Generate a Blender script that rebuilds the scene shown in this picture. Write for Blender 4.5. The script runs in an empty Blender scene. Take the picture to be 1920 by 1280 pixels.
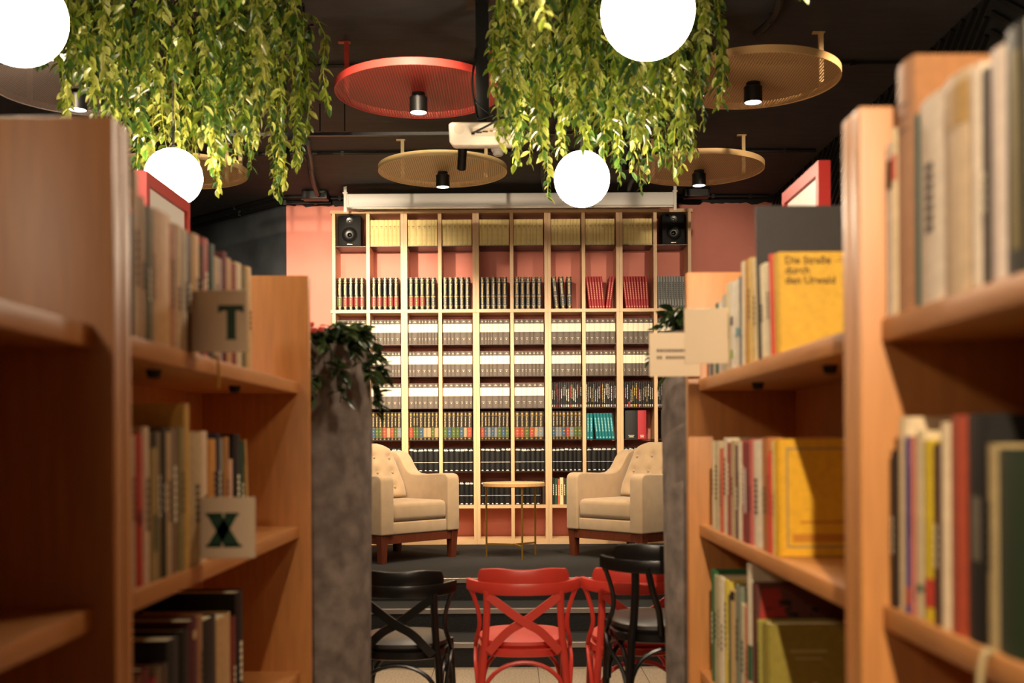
import bpy, bmesh, math, random
from mathutils import Vector, Matrix, Euler
random.seed(7)
PI = math.pi
SC = bpy.context.scene
C = SC.collection

# ------------------------------------------------------------------ camera
EYE = 1.313          # camera height above the library floor
FPX = 2000.0         # focal length in pixels of the 1920x1280 frame
cam_d = bpy.data.cameras.new('camera')
cam = bpy.data.objects.new('camera', cam_d)
C.objects.link(cam)
cam.location = (0, 0, EYE)
cam.rotation_euler = (PI / 2, 0.0058, 0)
cam_d.sensor_width = 36.0
cam_d.lens = FPX * 36.0 / 1920.0
cam_d.shift_y = 188.0 / 1920.0
cam_d.clip_start = 0.02
cam_d.dof.use_dof = True
cam_d.dof.focus_distance = 8.0
cam_d.dof.aperture_fstop = 2.6
cam_d.dof.aperture_blades = 0
SC.camera = cam

# ------------------------------------------------------------------ world, exposure
w = bpy.data.worlds.new('world')
SC.world = w
w.use_nodes = True
w.node_tree.nodes['Background'].inputs[0].default_value = (1.0, 0.85, 0.7, 1)
w.node_tree.nodes['Background'].inputs[1].default_value = 0.05
SC.view_settings.view_transform = 'Standard'
SC.view_settings.look = 'None'
SC.view_settings.gamma = 1.0
SC.view_settings.use_curve_mapping = False
SC.view_settings.exposure = 0.3
GLOBE_E = 60.0       # emission of the globe lamps
DISC_W = 90.0        # watts of the downlights under the discs
TRACK_W = 215.0      # watts of the track spotlights over the stage
WARM = (1.0, 0.80, 0.56)

# ------------------------------------------------------------------ materials
def lin(h):
    h = h.lstrip('#')
    out = []
    for i in (0, 2, 4):
        c = int(h[i:i + 2], 16) / 255.0
        out.append(c / 12.92 if c <= 0.04045 else ((c + 0.055) / 1.055) ** 2.4)
    return out
_M = {}
def mat(name, col, rough=0.6, metal=0.0, var=0.0, scale=20.0, stretch=(1, 1, 1), bump=0.0, emis=None, estr=0.0,
        sheen=0.0, col2=None, detail=4.0, spec=0.5):
    if name in _M:
        return _M[name]
    m = bpy.data.materials.new(name)
    m.use_nodes = True
    nt = m.node_tree
    b = nt.nodes['Principled BSDF']
    c = lin(col) if isinstance(col, str) else list(col)
    b.inputs['Base Color'].default_value = (*c, 1)
    b.inputs['Roughness'].default_value = rough
    b.inputs['Metallic'].default_value = metal
    b.inputs['Specular IOR Level'].default_value = spec
    if sheen:
        b.inputs['Sheen Weight'].default_value = sheen
        b.inputs['Sheen Roughness'].default_value = 0.5
    if var or bump or col2:
        tc = nt.nodes.new('ShaderNodeTexCoord')
        mp = nt.nodes.new('ShaderNodeMapping')
        mp.inputs['Scale'].default_value = stretch
        nz = nt.nodes.new('ShaderNodeTexNoise')
        nz.inputs['Scale'].default_value = scale
        nz.inputs['Detail'].default_value = detail
        nt.links.new(tc.outputs['Object'], mp.inputs[0])
        nt.links.new(mp.outputs[0], nz.inputs['Vector'])
        if var or col2:
            cr = nt.nodes.new('ShaderNodeValToRGB')
            e = cr.color_ramp.elements
            e[0].position, e[1].position = 0.3, 0.7
            if col2:
                c2 = lin(col2) if isinstance(col2, str) else col2
                e[0].color = (*c2, 1)
                e[1].color = (*c, 1)
            else:
                e[0].color = (*[x * (1 - var) for x in c], 1)
                e[1].color = (*[min(1, x * (1 + var)) for x in c], 1)
            nt.links.new(nz.outputs['Fac'], cr.inputs[0])
            nt.links.new(cr.outputs[0], b.inputs['Base Color'])
        if bump:
            bp = nt.nodes.new('ShaderNodeBump')
            bp.inputs['Strength'].default_value = bump
            bp.inputs['Distance'].default_value = 0.004
            nt.links.new(nz.outputs['Fac'], bp.inputs['Height'])
            nt.links.new(bp.outputs[0], b.inputs['Normal'])
    if emis is not None:
        b.inputs['Emission Color'].default_value = (*emis, 1)
        b.inputs['Emission Strength'].default_value = estr
    _M[name] = m
    return m
def cmat(hexcol, rough=0.55):
    return mat('cloth_' + hexcol.strip('#'), hexcol, rough, var=0.10, scale=60)

WOOD = mat('beech', '#BE8046', 0.42, var=0.10, scale=9, stretch=(9, 9, 0.8), bump=0.05)
WOODH = mat('beech_shelf', '#BE8046', 0.42, var=0.10, scale=9, stretch=(9, 0.8, 9), bump=0.05)
WOODX = mat('beech_cross', '#BE8046', 0.42, var=0.08, scale=9, stretch=(0.8, 9, 9), bump=0.05)
WOODB = mat('pale_beech', '#D6B084', 0.42, var=0.07, scale=9, stretch=(9, 9, 0.8), bump=0.05)
WOODBX = mat('pale_beech_cross', '#D6B084', 0.42, var=0.07, scale=9, stretch=(0.8, 9, 9), bump=0.05)
WALNUT = mat('walnut', '#5A2A18', 0.4, var=0.22, scale=10, stretch=(8, 8, 1), bump=0.04)
PINK = mat('coral_paint', '#DE8A7A', 0.7, var=0.03, scale=5, bump=0.08)
CARPET = mat('anthracite_carpet', '#211F1D', 0.95, col2='#080808', scale=150, bump=1.0, detail=3)
CEIL = mat('charcoal_ceiling', '#39393B', 0.75, var=0.16, scale=5, stretch=(1, 4, 1), bump=0.35, detail=8)
BLACKM = mat('black_metal', '#0B0B0B', 0.45)
BLACKG = mat('black_gloss', '#080808', 0.22)
CONDUIT = mat('conduit_black', '#171615', 0.5)
GOLD = mat('gold_print', '#B58F45', 0.4, metal=0.3)
BRASS = mat('brass', '#C79A45', 0.3, metal=0.85)
CREAM = mat('cream_paper', '#EFE3C4', 0.7)
PAGES = mat('page_block', '#D8C8A2', 0.85, var=0.08, scale=300, stretch=(1, 1, 0.02))
WHITE = mat('white_plastic', '#E6E2DA', 0.4)
CARD = mat('card_white', '#D2BC9E', 0.55)
GREENINK = mat('green_ink', '#0C3A26', 0.6)
FABRIC = mat('beige_velour', '#A68C6C', 0.9, var=0.07, scale=14, bump=0.12, sheen=0.35, detail=6)
FELT = mat('grey_felt', '#877A72', 0.95, col2='#5C514A', scale=16, bump=0.35, detail=8)
SHELFM = mat('dark_steel_shelf', '#3A302C', 0.35, metal=0.6)
REDLAC = mat('red_lacquer', '#C43A2E', 0.38, var=0.05, scale=20)
BLKLAC = mat('black_lacquer', '#0D0C0C', 0.3)
LEATHER = mat('black_leatherette', '#2A2420', 0.4, bump=0.06, scale=150)
NOSING = mat('aluminium_nosing', '#8F8984', 0.35, metal=0.7)

def tint_mat(name, rough=0.45):
    m = bpy.data.materials.new(name)
    m.use_nodes = True
    nt = m.node_tree
    b = nt.nodes['Principled BSDF']
    a = nt.nodes.new('ShaderNodeAttribute')
    a.attribute_name = 'tint'
    nt.links.new(a.outputs['Color'], b.inputs['Base Color'])
    b.inputs['Roughness'].default_value = rough
    b.inputs['Subsurface Weight'].default_value = 0.0
    tr = nt.nodes.new('ShaderNodeBsdfTranslucent')
    nt.links.new(a.outputs['Color'], tr.inputs['Color'])
    mx = nt.nodes.new('ShaderNodeMixShader')
    mx.inputs[0].default_value = 0.3
    out = nt.nodes['Material Output']
    nt.links.new(b.outputs[0], mx.inputs[1])
    nt.links.new(tr.outputs[0], mx.inputs[2])
    nt.links.new(mx.outputs[0], out.inputs['Surface'])
    return m
LEAFM = tint_mat('leaf_tinted', .3)

def perforated(name, col):
    m = bpy.data.materials.new(name)
    m.use_nodes = True
    nt = m.node_tree
    b = nt.nodes['Principled BSDF']
    b.inputs['Base Color'].default_value = (*lin(col), 1)
    b.inputs['Roughness'].default_value = 0.5
    tc = nt.nodes.new('ShaderNodeTexCoord')
    sx = nt.nodes.new('ShaderNodeSeparateXYZ')
    nt.links.new(tc.outputs['Object'], sx.inputs[0])
    def M(op, a, bb=None):
        n = nt.nodes.new('ShaderNodeMath')
        n.operation = op
        for i, v in enumerate((a, bb)):
            if v is None:
                continue
            if isinstance(v, (int, float)):
                n.inputs[i].default_value = v
            else:
                nt.links.new(v, n.inputs[i])
        return n.outputs[0]
    pit = 0.0145
    k = 2 * PI / pit
    # staggered round holes: product of cosines on a 60 degree lattice
    cx = M('COSINE', M('MULTIPLY', sx.outputs['X'], k))
    cy = M('COSINE', M('MULTIPLY', sx.outputs['Y'], k * 0.577))
    prod = M('MULTIPLY', M('COSINE', M('MULTIPLY', sx.outputs['X'], k * 0.5)), M('COSINE', M('MULTIPLY', sx.outputs['Y'], k * 0.2887 * 3)))
    hole = M('GREATER_THAN', M('ADD', M('MULTIPLY', prod, 2.0), cx), -0.25)
    tr = nt.nodes.new('ShaderNodeBsdfTransparent')
    mx = nt.nodes.new('ShaderNodeMixShader')
    nt.links.new(hole, mx.inputs[0])
    nt.links.new(b.outputs[0], mx.inputs[1])
    nt.links.new(tr.outputs[0], mx.inputs[2])
    nt.links.new(mx.outputs[0], nt.nodes['Material Output'].inputs['Surface'])
    return m

# ------------------------------------------------------------------ mesh helpers
class MB:
    def __init__(s):
        s.v = []; s.f = []; s.t = None
    def add(s, vs, fs, T=None):
        o = len(s.v)
        s.v += [tuple(T @ Vector(p)) if T else tuple(p) for p in vs]
        s.f += [tuple(i + o for i in f) for f in fs]
        return s
    def box(s, x0, x1, y0, y1, z0, z1, T=None):
        vs = [(x, y, z) for z in (z0, z1) for y in (y0, y1) for x in (x0, x1)]
        fs = [(0, 2, 3, 1), (4, 5, 7, 6), (0, 1, 5, 4), (2, 6, 7, 3), (0, 4, 6, 2), (1, 3, 7, 5)]
        return s.add(vs, fs, T)
    def prism(s, poly, a, b, plane='xz', T=None):
        n = len(poly)
        def p(q, d):
            return {'xz': (q[0], d, q[1]), 'yz': (d, q[0], q[1]), 'xy': (q[0], q[1], d)}[plane]
        vs = [p(q, a) for q in poly] + [p(q, b) for q in poly]
        fs = [tuple(range(n)), tuple(range(2 * n - 1, n - 1, -1))]
        fs += [(i, (i + 1) % n, n + (i + 1) % n, n + i) for i in range(n)]
        return s.add(vs, fs, T)
    def tube(s, pts, r, n=8, T=None, flat=None):
        pts = [Vector(p) for p in pts]
        m = len(pts)
        rs = r if isinstance(r, (list, tuple)) else [r] * m
        o = len(s.v)
        prev = None
        vs = []
        for i, p in enumerate(pts):
            d = (pts[min(i + 1, m - 1)] - pts[max(i - 1, 0)]).normalized()
            if prev is None:
                ref = Vector((0, 0, 1)) if abs(d.z) < 0.9 else Vector((1, 0, 0))
                u = d.cross(ref).normalized()
            else:
                u = (prev - d * prev.dot(d)).normalized()
            prev = u
            q = d.cross(u)
            for k in range(n):
                a = 2 * PI * k / n
                vs.append(p + (u * math.cos(a) + q * math.sin(a)) * rs[i])
        fs = []
        for i in range(m - 1):
            for k in range(n):
                a = i * n + k; b = i * n + (k + 1) % n
                fs.append((a, b, b + n, a + n))
        fs.append(tuple(range(n - 1, -1, -1)))
        fs.append(tuple((m - 1) * n + k for k in range(n)))
        return s.add(vs, fs, T)
    def lathe(s, prof, n=24, T=None, cap=True):
        vs = []; fs = []
        m = len(prof)
        for (r, z) in prof:
            for k in range(n):
                a = 2 * PI * k / n
                vs.append((r * math.cos(a), r * math.sin(a), z))
        for i in range(m - 1):
            for k in range(n):
                a = i * n + k; b = i * n + (k + 1) % n
                fs.append((a, b, b + n, a + n))
        if cap:
            fs.append(tuple(range(n - 1, -1, -1)))
            fs.append(tuple((m - 1) * n + k for k in range(n)))
        return s.add(vs, fs, T)
    def mesh(s, name, m, smooth=False, angle=0.6):
        me = bpy.data.meshes.new(name)
        me.from_pydata(s.v, [], s.f)
        me.update()
        if m:
            me.materials.append(m)
        if smooth:
            shade(me, angle)
        return me
    def build(s, name, m, parent=None, smooth=False, angle=0.6, loc=None, rot=None):
        return link(name, s.mesh(name, m, smooth, angle), parent, loc, rot)
def shade(me, angle=0.6):
    me.polygons.foreach_set('use_smooth', [True] * len(me.polygons))
    try:
        me.set_sharp_from_angle(angle=angle)
    except Exception:
        pass
def link(name, me, parent=None, loc=None, rot=None):
    o = bpy.data.objects.new(name, me)
    C.objects.link(o)
    if parent is not None:
        o.parent = parent
    if loc is not None:
        o.location = loc
    if rot is not None:
        o.rotation_euler = rot
    return o
def bevel_mesh(mb, name, m, width, segs=3, angle=0.5):
    bm = bmesh.new()
    me = mb.mesh(name, None)
    bm.from_mesh(me)
    bmesh.ops.recalc_face_normals(bm, faces=bm.faces)
    es = [e for e in bm.edges if len(e.link_faces) == 2 and e.calc_face_angle(0) > angle]
    bmesh.ops.bevel(bm, geom=es, offset=width, segments=segs, affect='EDGES', profile=0.5, clamp_overlap=True)
    bm.to_mesh(me)
    bm.free()
    me.materials.append(m)
    shade(me, 0.7)
    return me
def rbox(name, dims, m, parent, r=0.01, segs=2, loc=None, rot=None):
    x0, x1, y0, y1, z0, z1 = dims
    return link(name, bevel_mesh(MB().box(*dims), name, m, r, segs), parent, loc, rot)
def thing(name, label, cat, loc=(0, 0, 0), rz=0.0, group=None):
    o = bpy.data.objects.new(name, None)
    o.empty_display_size = 0.1
    C.objects.link(o)
    o.location = loc
    o.rotation_euler = (0, 0, rz)
    return tag(o, label, cat, group)
def tag(o, label, cat, group=None):
    o['label'] = label
    o['category'] = cat
    if group:
        o['group'] = group
    return o
def struct(o, label=None):
    o['kind'] = 'structure'
    if label:
        o['label'] = label
    return o
def P(x, y, Y):
    """photo pixel and depth -> world point"""
    xx = x - 0.0058 * (y - 828)
    yy = y + 0.0058 * (x - 960)
    return Vector(((xx - 960) * Y / FPX, Y, EYE - (yy - 828) * Y / FPX))
_T = {}
def text_mesh(s, size, m, ax='CENTER'):
    k = (s, size, m.name, ax)
    if k in _T:
        return _T[k]
    cu = bpy.data.curves.new('lettering', 'FONT')
    cu.body = s; cu.size = size; cu.align_x = ax; cu.align_y = 'CENTER'
    cu.resolution_u = 2
    cu.offset = size * .018
    o = bpy.data.objects.new('lettering', cu)
    C.objects.link(o)
    dg = bpy.context.evaluated_depsgraph_get()
    me = bpy.data.meshes.new_from_object(o.evaluated_get(dg))
    bpy.data.objects.remove(o)
    me.materials.clear()
    me.materials.append(m)
    _T[k] = me
    return me
ORD = ['first', 'second', 'third', 'fourth', 'fifth', 'sixth', 'seventh', 'eighth', 'ninth', 'tenth', 'eleventh', 'twelfth',
       'thirteenth', 'fourteenth', 'fifteenth', 'sixteenth', 'seventeenth', 'eighteenth', 'nineteenth', 'twentieth',
       'twenty-first', 'twenty-second', 'twenty-third', 'twenty-fourth', 'twenty-fifth']
def spotlight(name, parent, loc, target, watts, size, blend, radius=0.04, col=WARM):
    d = bpy.data.lights.new(name, 'SPOT')
    d.energy = watts; d.spot_size = size; d.spot_blend = blend; d.shadow_soft_size = radius; d.color = col
    o = bpy.data.objects.new(name, d)
    C.objects.link(o)
    o.location = loc
    o.rotation_euler = (Vector(target) - Vector(loc)).to_track_quat('-Z', 'Y').to_euler()
    if parent is not None:
        o.parent = parent
        o.matrix_parent_inverse = Matrix.Translation(parent.location).inverted()
    return o

# ------------------------------------------------------------------ the room
CEILZ = 3.505
STG = 0.42           # stage height
YB = 9.60            # coral back wall
XR = 2.36            # right slatted wall
S0, S1, S2 = 6.97, 6.595, 6.22
floor = struct(MB().box(-4.6, XR + .06, -2.6, 12.4, -0.1, -0.004).build('floor', mat('grout', '#5B5348', 0.8)), 'pale beige stone tile floor')
TILE = mat('terrazzo', '#B8A58E', 0.45, col2='#7C6C5B', scale=95, bump=0.03, detail=6)
tile_me = bevel_mesh(MB().box(-.2985, .2985, -.2985, .2985, -.004, 0), 'tile', TILE, .0015, 1)
for i in range(-5, 6):
    for j in range(9):
        link('tile', tile_me, floor, (-.458 + .6 * i - .3, 5.92 - .6 * j, 0))
ceiling = struct(MB().box(-4.6, XR + .06, -2.6, 12.4, CEILZ, CEILZ + .1).build('ceiling', CEIL), 'dark charcoal painted concrete ceiling')
struct(MB().box(-2.02, XR, YB, YB + .1, 0, CEILZ).build('wall_back', PINK), 'coral pink painted back wall')
CHALK = mat('chalk_black', '#4C5258', 0.75, col2='#2A2E32', scale=2.2, bump=0.12, detail=9)
a0, a1 = Vector((-2.02, YB + .0, 0)), Vector((-4.6, 12.02, 0))
struct(MB().prism([(-2.02, YB + .1), (-2.02, YB), (-4.6, 12.02), (-4.6, 12.4), (-4.5, 12.4)], 0, CEILZ, 'xy').build('wall_recess', CHALK), 'slate black chalkboard wall with chalk smudges')
struct(MB().box(-4.7, -4.6, -2.6, 12.4, 0, CEILZ).build('wall_left', CHALK))
struct(MB().box(-4.6, XR + .06, -2.7, -2.6, 0, CEILZ).build('wall_rear', mat('rear_wall', '#B9A592', 0.8)))
WR = struct(MB().box(XR, XR + .1, -2.6, YB + .1, 0, CEILZ).build('wall_right', mat('black_felt_wall', '#0A0A0A', 0.8)), 'black wall clad in diagonal slats')
# ragged upper edge of the coral paint, where the black ceiling paint stops
rg = MB()
random.seed(3)
pts = []
x = -2.02
while x < XR:
    pts.append((x, CEILZ - .045 - random.random() * .028))
    x += .012 + random.random() * .05
pts.append((XR, CEILZ - .05))
poly = [(-2.02, CEILZ)] + pts + [(XR, CEILZ)]
rg.prism(poly, YB - .003, YB, 'xz')
struct(rg.build('trim_1', mat('black_paint_edge', '#1A1817', 0.7)), 'ragged black paint edge above the coral wall')
# stage with three carpeted steps
stg = MB()
stg.box(-3.6, XR, S0, 12.0, 0, STG)
struct(stg.build('floor_stage', CARPET), 'anthracite carpeted stage floor')
for k, (y, z) in enumerate(((S1, .28), (S2, .14))):
    nxt = S0 if k == 0 else S1
    struct(MB().box(-3.6, XR, y, nxt, 0, z).build('step_%d' % (k + 1), CARPET), 'anthracite carpeted stage step')
for k, (y, z) in enumerate(((S0, STG), (S1, .28), (S2, .14))):
    struct(bevel_mesh_obj := link('trim_%d' % (k + 2), bevel_mesh(MB().box(-3.6, XR, y - .006, y + .03, z - .028, z + .003), 'nosing', NOSING, .002, 1)), 'grey metal nosing on a stage step')
# diagonal black slats on the right wall
SLAT = mat('slat_black', '#1B1B1A', 0.35)
def slats(y0, y1, z0, z1, lean, pitch):
    d = Vector((lean, 1.0)).normalized()
    n = Vector((d.y, -d.x))
    cs = [Vector(c).dot(n) for c in ((y0, z0), (y1, z0), (y0, z1), (y1, z1))]
    t = min(cs) + pitch / 2
    while t < max(cs):
        base = n * t
        lo, hi = -99, 99
        for (o_, dd, m0, m1) in ((base.x, d.x, y0, y1), (base.y, d.y, z0, z1)):
            if abs(dd) < 1e-6: continue
            a, b = (m0 - o_) / dd, (m1 - o_) / dd
            lo, hi = max(lo, min(a, b)), min(hi, max(a, b))
        if hi - lo > .08:
            p0, p1 = base + d * lo, base + d * hi
            wv = n * .013
            quad = [p0 - wv, p1 - wv, p1 + wv, p0 + wv]
            MB().prism([(q.x, q.y) for q in quad], XR - .022, XR, 'yz').build('slat', SLAT, WR)
        t += pitch
slats(5.25, 9.58, 1.9, 3.48, -1.5, .075)
slats(4.05, 5.2, 1.9, 3.48, 1.5, .075)
slats(2.3, 4.0, 1.9, 3.48, -1.5, .075)

# ------------------------------------------------------------------ ceiling services
def pipe(name, label, cat, pts, r, clamps=0):
    t = thing(name, label, cat, tuple(pts[0]))
    o = Vector(pts[0])
    MB().tube([Vector(p) - o for p in pts], r, 8).build('tube', CONDUIT, t, True)
    for i in range(clamps):
        u = (i + .5) / clamps * (len(pts) - 1)
        k = min(int(u), len(pts) - 2)
        q = Vector(pts[k]).lerp(Vector(pts[k + 1]), u - k) - o
        MB().box(q.x - .012, q.x + .012, q.y - .012, q.y + .012, q.z - .014 - r * .3, q.z + r + .016).build('clamp', CONDUIT, t)
    return t
zc = CEILZ
tr = thing('track_rail', 'black lighting track rail spanning the ceiling above the stage steps', 'track', (-.5, 6.9, 3.307))
MB().box(-1.8, 1.62, -.014, .014, -.010, .010).build('rail', BLACKM, tr)
for x in (-.73, -.57, .9, 1.5, -1.5):
    MB().tube([(x, 0, .018), (x, 0, CEILZ - 3.307)], .004, 6).build('hanger', BLACKM, tr)
pipe('conduit', 'thin black conduit crossing the ceiling just behind the gold discs', 'conduit', [(-3.4, 8.03, zc - .014), (2.3, 8.03, zc - .014)], .013, 12)
pipe('conduit', 'thin black conduit crossing the ceiling behind the red disc', 'conduit', [(-3.4, 6.17, zc - .012), (2.3, 6.17, zc - .012)], .010, 9)
pipe('conduit', 'black conduit running along the top of the coral wall', 'conduit', [(-2.02, 9.5, zc - .014), (2.3, 9.5, zc - .014)], .013, 13)
pipe('conduit', 'upper black conduit following the ceiling edge of the chalkboard wall', 'conduit', [(-1.6, 9.42, zc - .013), (-2.1, 9.46, zc - .013), (-3.0, 10.28, zc - .013), (-4.4, 11.55, zc - .013)], .014, 5)
pipe('conduit', 'lower black conduit following the ceiling edge of the chalkboard wall', 'conduit', [(-1.6, 9.5, zc - .05), (-2.06, 9.53, zc - .05), (-3.0, 10.4, zc - .05), (-4.4, 11.7, zc - .05)], .014, 5)
def smooth_path(ctrl, n=6):
    out = []
    c = [Vector(p) for p in ctrl]
    for i in range(len(c) - 1):
        p0, p1, p2, p3 = c[max(i - 1, 0)], c[i], c[i + 1], c[min(i + 2, len(c) - 1)]
        for k in range(n):
            t = k / n
            out.append(.5 * ((2 * p1) + (p2 - p0) * t + (2 * p0 - 5 * p1 + 4 * p2 - p3) * t * t + (3 * p1 - p0 - 3 * p2 + p3) * t ** 3))
    out.append(c[-1])
    return out
pipe('cable_tube', 'dark corrugated cable tube running back across the ceiling from the left vines', 'cable', smooth_path([(-1.45, 7.6, zc - .052), (-1.52, 8.1, zc - .052), (-1.6, 8.6, zc - .052), (-1.66, 9.18, zc - .052)]), .022, 3)
pipe('cable_tube', 'dark cable tube hanging behind the middle globe lamp', 'cable', smooth_path([(.34, 5.3, zc - .052), (.36, 6.2, zc - .052), (.33, 7.2, zc - .055), (.25, 8.2, zc - .052), (.30, 9.2, zc - .052)]), .02, 3)
pipe('cable_tube', 'dark cable tube curving behind the back right gold disc', 'cable', smooth_path([(1.15, 7.55, zc - .052), (1.1, 8.2, zc - .052), (1.0, 8.7, zc - .052), (1.02, 9.3, zc - .052)]), .02, 2)
pipe('cable_tube', 'dark cable tube snaking to the front right tan disc', 'cable', smooth_path([(1.22, 4.3, zc - .052), (1.27, 4.9, zc - .052), (1.34, 5.35, zc - .052), (1.30, 5.62, zc - .052)]), .02, 2)
for nm, x, lab in (('junction_box', -1.70, 'black junction box on the ceiling above the left end of the screen'), ('junction_box', 1.62, 'black junction box on the ceiling above the right end of the screen')):
    t = thing(nm, lab, 'box', (x, 9.3, zc))
    rbox('housing', (-.11, .11, -.06, .06, -.075, 0), BLACKM, t, .006, 2)
    MB().box(-.09, .09, -.062, -.058, -.065, -.012).build('lid', CONDUIT, t)
# smoke detector
t = thing('smoke_detector', 'small white smoke detector on the ceiling beside the projector', 'detector', (-.09, 7.95, zc))
MB().lathe([(.055, -.0), (.055, -.02), (.045, -.035)], 24).build('base', WHITE, t, True)
MB().lathe([(.038, -.035), (.04, -.05), (.028, -.062), (.001, -.064)], 24).build('sensor_cap', WHITE, t, True)
# track spotlights (cylinders), aimed at the bookcase and the stage
def track_spot(loc, target, label, watts, size=1.35):
    t = thing('track_spotlight', label, 'spotlight', loc)
    L = Vector(loc)
    dv = (Vector(target) - L).normalized()
    R = dv.to_track_quat('Z', 'Y').to_matrix().to_4x4()
    MB().box(-.05, .05, -.017, .017, -.02, .012).build('adapter', BLACKM, t)
    MB().tube([(0, 0, -.02), (0, 0, -.125)], .009, 8).build('stem', BLACKM, t)
    T = Matrix.Translation((0, 0, -.13)) @ R
    MB().lathe([(.001, -.075), (.026, -.075), (.029, -.07), (.029, .085), (.026, .085), (.025, .06), (.001, .06)], 24, T).build('housing', BLACKM, t, True)
    MB().lathe([(.001, .0615), (.024, .0615), (.024, .0635), (.001, .0635)], 20, T).build('lens', mat('spot_lens', '#FFFFFF', .3, emis=(1, .85, .65), estr=8), t, True)
    sp = L + Vector((0, 0, -.13)) + dv * .1
    spotlight('track_beam', t, sp, target, watts, size, .7, .035)
zt = zc - .08
track_spot((-.312, 6.9, 3.287), (-.6, 9.3, .75), 'black cylinder track spotlight under the projector', TRACK_W)
track_spot((.745, 6.9, 3.287), (.6, 9.3, .75), 'black cylinder track spotlight behind the right vines', TRACK_W)
track_spot((-1.45, 6.9, 3.287), (-1.6, 9.5, 1.9), 'black cylinder track spotlight behind the left vines', TRACK_W * 1.8)

tr2 = thing('track_rail', 'black lighting track rail over the aisle behind the viewer', 'track', (-.05, -1.0, zc - .06))
MB().box(-.8, .8, -.018, .018, -.018, .018).build('rail', BLACKM, tr2)
for x in (-.6, .6):
    MB().tube([(x, 0, .018), (x, 0, .06)], .004, 6).build('hanger', BLACKM, tr2)
track_spot((.0, -1.0, zt), (.75, 1.95, 1.3), 'black cylinder track spotlight over the aisle behind the viewer', 480, .83)

tr3 = thing('track_rail', 'added black lighting track rail, out of view in front of the hanging vines', 'track', (-.45, 3.95, zc - .06))  # unseen rail, added to carry the extra frontal fill spots
MB().box(-2.1, 2.6, -.018, .018, -.018, .018).build('rail', BLACKM, tr3)
for x in (-1.9, -.3, .4, 1.9):
    MB().tube([(x, 0, .018), (x, 0, .06)], .004, 6).build('hanger', BLACKM, tr3)
track_spot((-.62, 3.95, zt), (-.35, 9.3, 2.3), 'added black cylinder fill spotlight between the two vine curtains', 340, .62)  # added lamp, brightens the upper bookcase and the screen case
track_spot((2.0, 3.95, zt), (1.35, 9.4, 2.4), 'added black cylinder fill spotlight right of the vine curtains', 330, .55)  # added lamp, lifts the right part of the coral wall
track_spot((-2.3, 3.95, zt), (-1.5, 9.6, 2.4), 'added black cylinder fill spotlight left of the vine curtains', 400, .6)  # added lamp, lifts the left part of the coral wall

# ------------------------------------------------------------------ perforated discs with downlights
DZ = 3.205
def disc_lamp(X, Y, colhex, label, rods, watts=DISC_W):
    key = colhex.strip('#')
    pm = _M.get('perf' + key) or perforated('perforated_' + key, colhex)
    _M['perf' + key] = pm
    rm = mat('rim_' + key, colhex, .5)
    t = thing('disc_lamp', label, 'ceiling lamp', (X, Y, DZ), 0, 'round perforated disc lamps')
    R = .45
    MB().lathe([(R - .004, -.001), (R - .004, .001)], 72).build('perforated_panel', pm, t)
    MB().lathe([(R - .006, -.004), (R, -.004), (R, .034), (R - .006, .034), (R - .006, -.004)], 72, cap=False).build('rim', rm, t, True)
    for a in rods:
        x, y = (R - .05) * math.cos(a), (R - .05) * math.sin(a)
        MB().box(x - .012, x + .012, y - .012, y + .012, .0, CEILZ - DZ).build('rod', rm, t)
        MB().box(x - .045, x + .02, y - .015, y + .015, CEILZ - DZ - .006, CEILZ - DZ).build('bracket', rm, t)
    MB().lathe([(.001, -.014), (.036, -.014), (.036, -.002), (.001, -.002)], 24).build('collar', BLACKM, t, True)
    MB().lathe([(.001, -.022), (.044, -.022), (.048, -.026), (.048, -.108), (.044, -.108), (.042, -.09), (.001, -.09)], 32).build('lamp_housing', BLACKM, t, True)
    MB().lathe([(.001, -.1045), (.0425, -.1045), (.0425, -.102), (.001, -.102)], 28).build('diffuser', mat('down_diffuser', '#FFFFFF', .3, emis=(1, .9, .75), estr=14), t, True)
    spotlight('down_beam', t, (X, Y, DZ - .112), (X, Y, 0), watts, 2.2, .6, .04)
A = math.radians
disc_lamp(-.496, 5.78, '#D0453C', 'bright red perforated ceiling disc with a black downlight', (A(172), A(12)))
disc_lamp(-.474, 7.47, '#E8CB90', 'gold perforated ceiling disc below the projector, nearest the screen middle', (A(140), A(42)))
disc_lamp(1.32, 7.47, '#DDB680', 'tan perforated ceiling disc above the right end of the screen', (A(135), A(28)))
disc_lamp(1.285, 5.64, '#D6AA72', 'tan perforated ceiling disc at front right beside the hanging vines', (A(14), A(166)))
disc_lamp(-2.30, 7.47, '#E8CB90', 'gold perforated ceiling disc behind the left globe lamp', (A(55), A(20), A(170)))
disc_lamp(-2.31, 5.70, '#CDBDB6', 'mauve grey perforated ceiling disc behind the left vines', (A(40), A(150)))

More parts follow.
